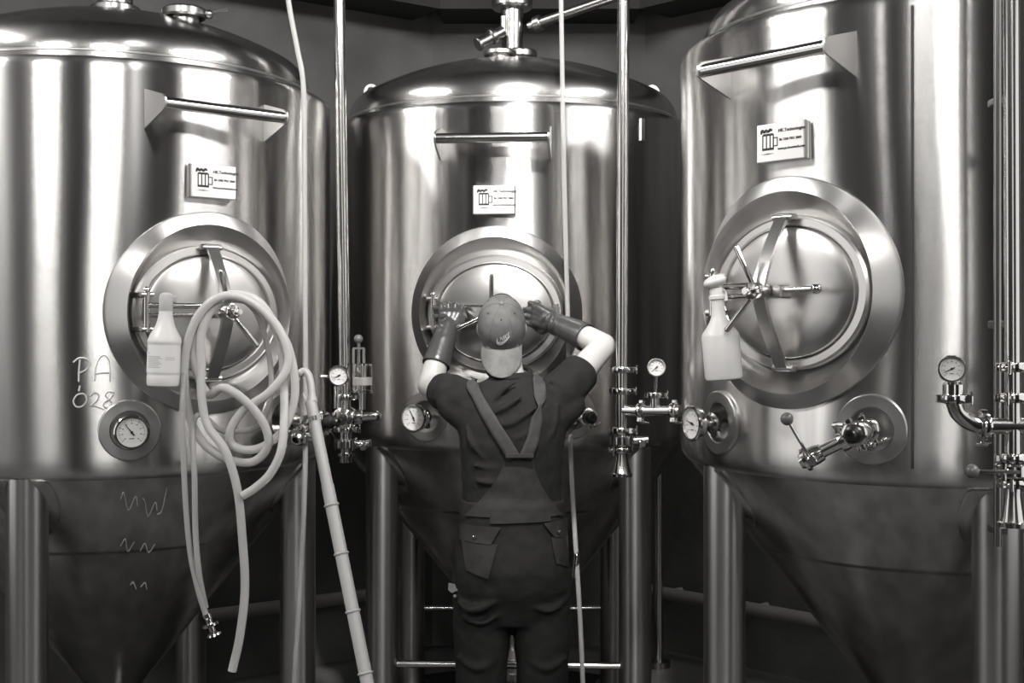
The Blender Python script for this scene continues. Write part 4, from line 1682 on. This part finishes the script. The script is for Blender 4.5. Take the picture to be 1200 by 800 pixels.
strap([bk(603, 536, 3.89), bk(590, 515, 3.885), bk(575, 492, 3.885), bk(562, 470, 3.90), bk(553, 452, 3.93), Vector((-.125, 4.0, 1.475)), Vector((-.12, 4.06, 1.47)), Vector((-.10, 4.13, 1.38)), Vector((-.08, 4.15, 1.25))], .040)
strap([bk(615, 536, 3.89), bk(624, 515, 3.885), bk(630, 490, 3.885), bk(635, 468, 3.90), bk(633, 450, 3.93), Vector((.082, 4.0, 1.485)), Vector((.085, 4.06, 1.48)), Vector((.08, 4.13, 1.38)), Vector((.07, 4.15, 1.25))], .040)
MB().box((.090, .008, .014), Matrix.Translation(at(609, 534, 3.865)), (0, 0, 0), .002).build('strap_loop', OVERALL_P, ov, 40, True)
# tool tag hanging at the left hip
tl = MB()
c = at(531, 690, 3.95)
tl.prism([(-.014, .02), (.006, .016), (.012, -.004), (-.004, -.012), (-.016, -.002)], .005, frame(c, (0, -1, .1), (1, 0, 0)))
tl.tube([c + Vector(p) for p in ((.0, 0, -.004), (.018, -.002, -.002), (.04, -.004, .014))], .005, 8)
tl.sphere(c + Vector((.006, -.004, -.022)), .006, 10, 6)
tl.build('tool_tag', CAPB, ov, 40, True)

# boots
for s in (-1, 1):
    b = MB()
    b.capsule((s * .113, 4.04, .16), (s * .115, 4.04, .06), .058, .052)
    b.capsule((s * .115, 4.03, .052), (s * .128, 4.20, .048), .048, .042)
    b.box((.098, .30, .026), None, (s * .121, 4.115, .014), .008)
    me = remesh(b, .008, 4)
    link('boot', me, BOOT, PR, 0)
    to_local(me)

# cap worn backwards, brim to the camera
cp = MB()
v, f = [], []
NS, NR = 72, 18
RX, RY, RZ = .0785, .0985, .092
CAPM_T = HM @ Matrix.Translation((0, -.004, .018))


def crown(a, e, off=0.0):
    """a = azimuth, e = 0 at the band .. 1 at the top"""
    ph = e * PI / 2
    rr = math.cos(ph) ** .82
    k = 1 - .014 * (math.exp(-((((a / (PI / 3) + .5) % 1.0) - .5) / .045) ** 2)) * min(1, (1 - e) * 5)
    x, y, z = RX * rr * math.cos(a) * k, RY * rr * math.sin(a) * k, RZ * math.sin(ph) * k
    n = Vector((x / RX ** 2, y / RY ** 2, z / RZ ** 2)).normalized()
    return Vector((x, y, z)) + n * off


for j in range(NR + 1):
    for i in range(NS):
        v.append(crown(2 * PI * i / NS, j / NR * .995))
for j in range(NR):
    for i in range(NS):
        i2 = (i + 1) % NS
        f.append((j * NS + i, j * NS + i2, (j + 1) * NS + i2, (j + 1) * NS + i))
f.append(tuple(NR * NS + i for i in range(NS)))
# lower edge runs down behind the ears
v += [(p.x * 1.0, p.y * 1.0, -.022) for p in [crown(2 * PI * i / NS, 0) for i in range(NS)]]
b0 = (NR + 1) * NS
f += [(b0 + i, b0 + (i + 1) % NS, (i + 1) % NS, i) for i in range(NS)]
cp.add(v, f, CAPM_T)
cap = cp.build('cap', CAPM, PR, 60, True)
MB().sphere((0, 0, RZ + .001), .0085, 14, 8, (1, 1, .55), CAPM_T).build('cap_button', CAPB, cap, 60, True)
for k in range(6):
    a = PI / 3 * k
    MB().tube([CAPM_T @ crown(a, .02 + .93 * i / 16, .0006) for i in range(17)], .0011, 6).build('panel_seam', CAPM, cap, 60, True)
    MB().lathe([(0, .0012), (.0022, .0012), (.0030, 0)], CAPM_T @ frame(crown(a + PI / 6, .62, .0006), crown(a + PI / 6, .62, 1) - crown(a + PI / 6, .62, 0)), 12).build('eyelet', INK, cap, 60, True)
# opening with its strap on the far side
MB().tube([CAPM_T @ crown(PI / 2 + q * .1, .12 + .40 * math.cos(q * .1 * 2.2), .001) for q in range(-6, 7)], .0032, 8).build('strap_opening', INK, cap, 60, True)
# brim: curved plate
v, f = [], []
nu, nv = 24, 10
for dz in (0, -.0035):
    for j in range(nv + 1):
        t = j / nv
        for i in range(nu + 1):
            u = -1 + 2 * i / nu
            a = -PI / 2 + u * 1.02
            base = crown(a, 0)
            ext = .082 * t * math.cos(u * PI / 2 * .86) ** .45
            x = base.x * (1 - .0 * t)
            y = base.y - ext
            drop = -.020 - .55 * ext - 0.35 * (x ** 2) / .08
            v.append((x, y, drop + dz))
W = nu + 1
N_ = W * (nv + 1)
for j in range(nv):
    for i in range(nu):
        a = j * W + i
        f.append((a, a + 1, a + W + 1, a + W)[::-1])
        f.append((N_ + a, N_ + a + 1, N_ + a + W + 1, N_ + a + W))
edge = [i for i in range(W)] + [j * W + nu for j in range(1, nv + 1)] + [nv * W + i for i in range(nu - 1, -1, -1)] + [j * W for j in range(nv - 1, 0, -1)]
for a, c in zip(edge, edge[1:] + edge[:1]):
    f.append((a, c, N_ + c, N_ + a))
MB().add(v, f, CAPM_T).build('brim', CAPB, cap, 50, True)


# white emblem sewn above the brim
def on_crown(x, z, off=.0022):
    a = -PI / 2 + x / .095
    e = max(z, 0) / (RZ * 1.25)
    return CAPM_T @ crown(a, e, off)


def patch_on_crown(mb, poly_top, poly_bot, off=.0022):
    n = len(poly_top)
    v, f = [], []
    for (x0, z0), (x1, z1) in zip(poly_top, poly_bot):
        for k in range(3):
            v.append(on_crown(x0 + (x1 - x0) * k / 2, z0 + (z1 - z0) * k / 2, off))
    for i in range(n - 1):
        for k in range(2):
            f.append((i * 3 + k, i * 3 + k + 1, (i + 1) * 3 + k + 1, (i + 1) * 3 + k))
    mb.add(v, f)


em = MB()
ox, oz, sc = .007, .010, .00125
topc = [(-18, 11), (-17, 4.5), (-13.5, 1.5), (-8, 1.5), (-1, 3.5), (8, 7), (21, 13.5)]
botc = [(-19, 8), (-21, -1), (-17.5, -6), (-10, -7), (-1, -4.5), (9, 1.5), (21, 10.5)]
sp_t = spline([Vector((x, y, 0)) for x, y in topc], 5)
sp_b = spline([Vector((x, y, 0)) for x, y in botc], 5)
patch_on_crown(em, [(ox + p.x * sc, oz + p.y * sc) for p in sp_t], [(ox + p.x * sc, oz + p.y * sc) for p in sp_b])
em.build('emblem', STITCH, cap, 60, True)
tx = MB()
vv, ff = text_mesh('NIKE', .019, None, .0)
tx.add([tuple(on_crown(ox - .014 + x * .92 + y * .22, oz + .003 + y + x * .25)) for x, y, z in vv], ff)
tx.build('emblem_lettering', STITCH, cap, 0, True)


# gauntlet gloves
def glove(el, wr, side):
    b = MB()
    s0 = el.lerp(wr, .40)
    b.capsule(s0, el.lerp(wr, .75), .049, .043)
    b.capsule(el.lerp(wr, .7), wr, .044, .035)
    fw = (wr - el).normalized()
    if side == 'L':
        across, out = Vector((1, 0, -.02)), Vector((0, 1, 0))
        k0 = Vector((-.216, 4.392, 1.702))
        up = Vector((.05, .12, 1)).normalized()
    else:
        across, out = Vector((.10, -.12, 1)).normalized(), Vector((.2, 1, .1)).normalized()
        k0 = Vector((.086, 4.388, 1.700))
        up = Vector((-1, .12, .20)).normalized()
    # palm
    for q in (-.026, -.009, .009, .026):
        b.capsule(wr + across * q * .6, k0 + across * q, .021, .019)
    # fingers folded over the bar: up and over, down the far side, tip curling back
    for i, q in enumerate((-.036, -.012, .012, .036)):
        ln = (.92, 1.05, 1.0, .82)[i]
        kn = k0 + across * q
        p1 = kn + up * .034 * ln + out * .010
        p2 = p1 + out * .030 * ln - up * .006
        p3 = p2 - up * .026 * ln + out * .004
        b.capsule(kn, p1, .0112, .0106)
        b.capsule(p1, p2, .0106, .0102)
        b.capsule(p2, p3, .0102, .0095)
    # thumb from the side of the palm, closing under the bar
    ts = wr.lerp(k0, .35) + across * (.030 if side == 'L' else -.028)
    t1 = ts + across * (.022 if side == 'L' else -.018) + up * .020 + out * .014
    t2 = t1 + up * .022 + out * .024 - across * (.006 if side == 'L' else -.004)
    b.capsule(wr.lerp(k0, .2), ts, .020, .0165)
    b.capsule(ts, t1, .016, .0135)
    b.capsule(t1, t2, .0130, .0112)
    if side == 'R':
        b.capsule(k0 - across * .034 + out * .020 + up * .006, k0 + across * .034 + out * .020 + up * .006, .019, .019)
        b.capsule(wr.lerp(k0, .5) - across * .02, k0 - across * .03 + out * .016, .022, .018)
    # wrinkles round the wrist
    for tt, r in ((.86, .0085), (.97, .0090), (1.10, .0075)):
        c = el.lerp(wr, tt)
        mm = frame(c, fw + Vector((.25, 0, .15)) * (1 if tt != .97 else -1))
        rad = .036 if tt < 1.05 else .034
        b.tube([mm @ Vector((rad * math.cos(a), rad * math.sin(a), .004 * math.sin(3 * a))) for a in [2 * PI * k / 28 for k in range(20)]], r, 8)
    me = remesh(b, .0042, 3)
    # open flat cuff
    bm = bmesh.new()
    bm.from_mesh(me)
    bmesh.ops.bisect_plane(bm, geom=bm.verts[:] + bm.edges[:] + bm.faces[:], plane_co=el.lerp(wr, .36), plane_no=-fw, clear_outer=True)
    bm.to_mesh(me)
    bm.free()
    o = link('glove', me, GLOVE, PR, 0)
    to_local(me)
    mm = frame(el.lerp(wr, .365), fw)
    MB().torus(.0475, .0028, mm, 32, 8).build('cuff_hem', GLOVE, o, 60, True)


glove(ELL, WRL, 'L')
glove(ELR, WRR, 'R')
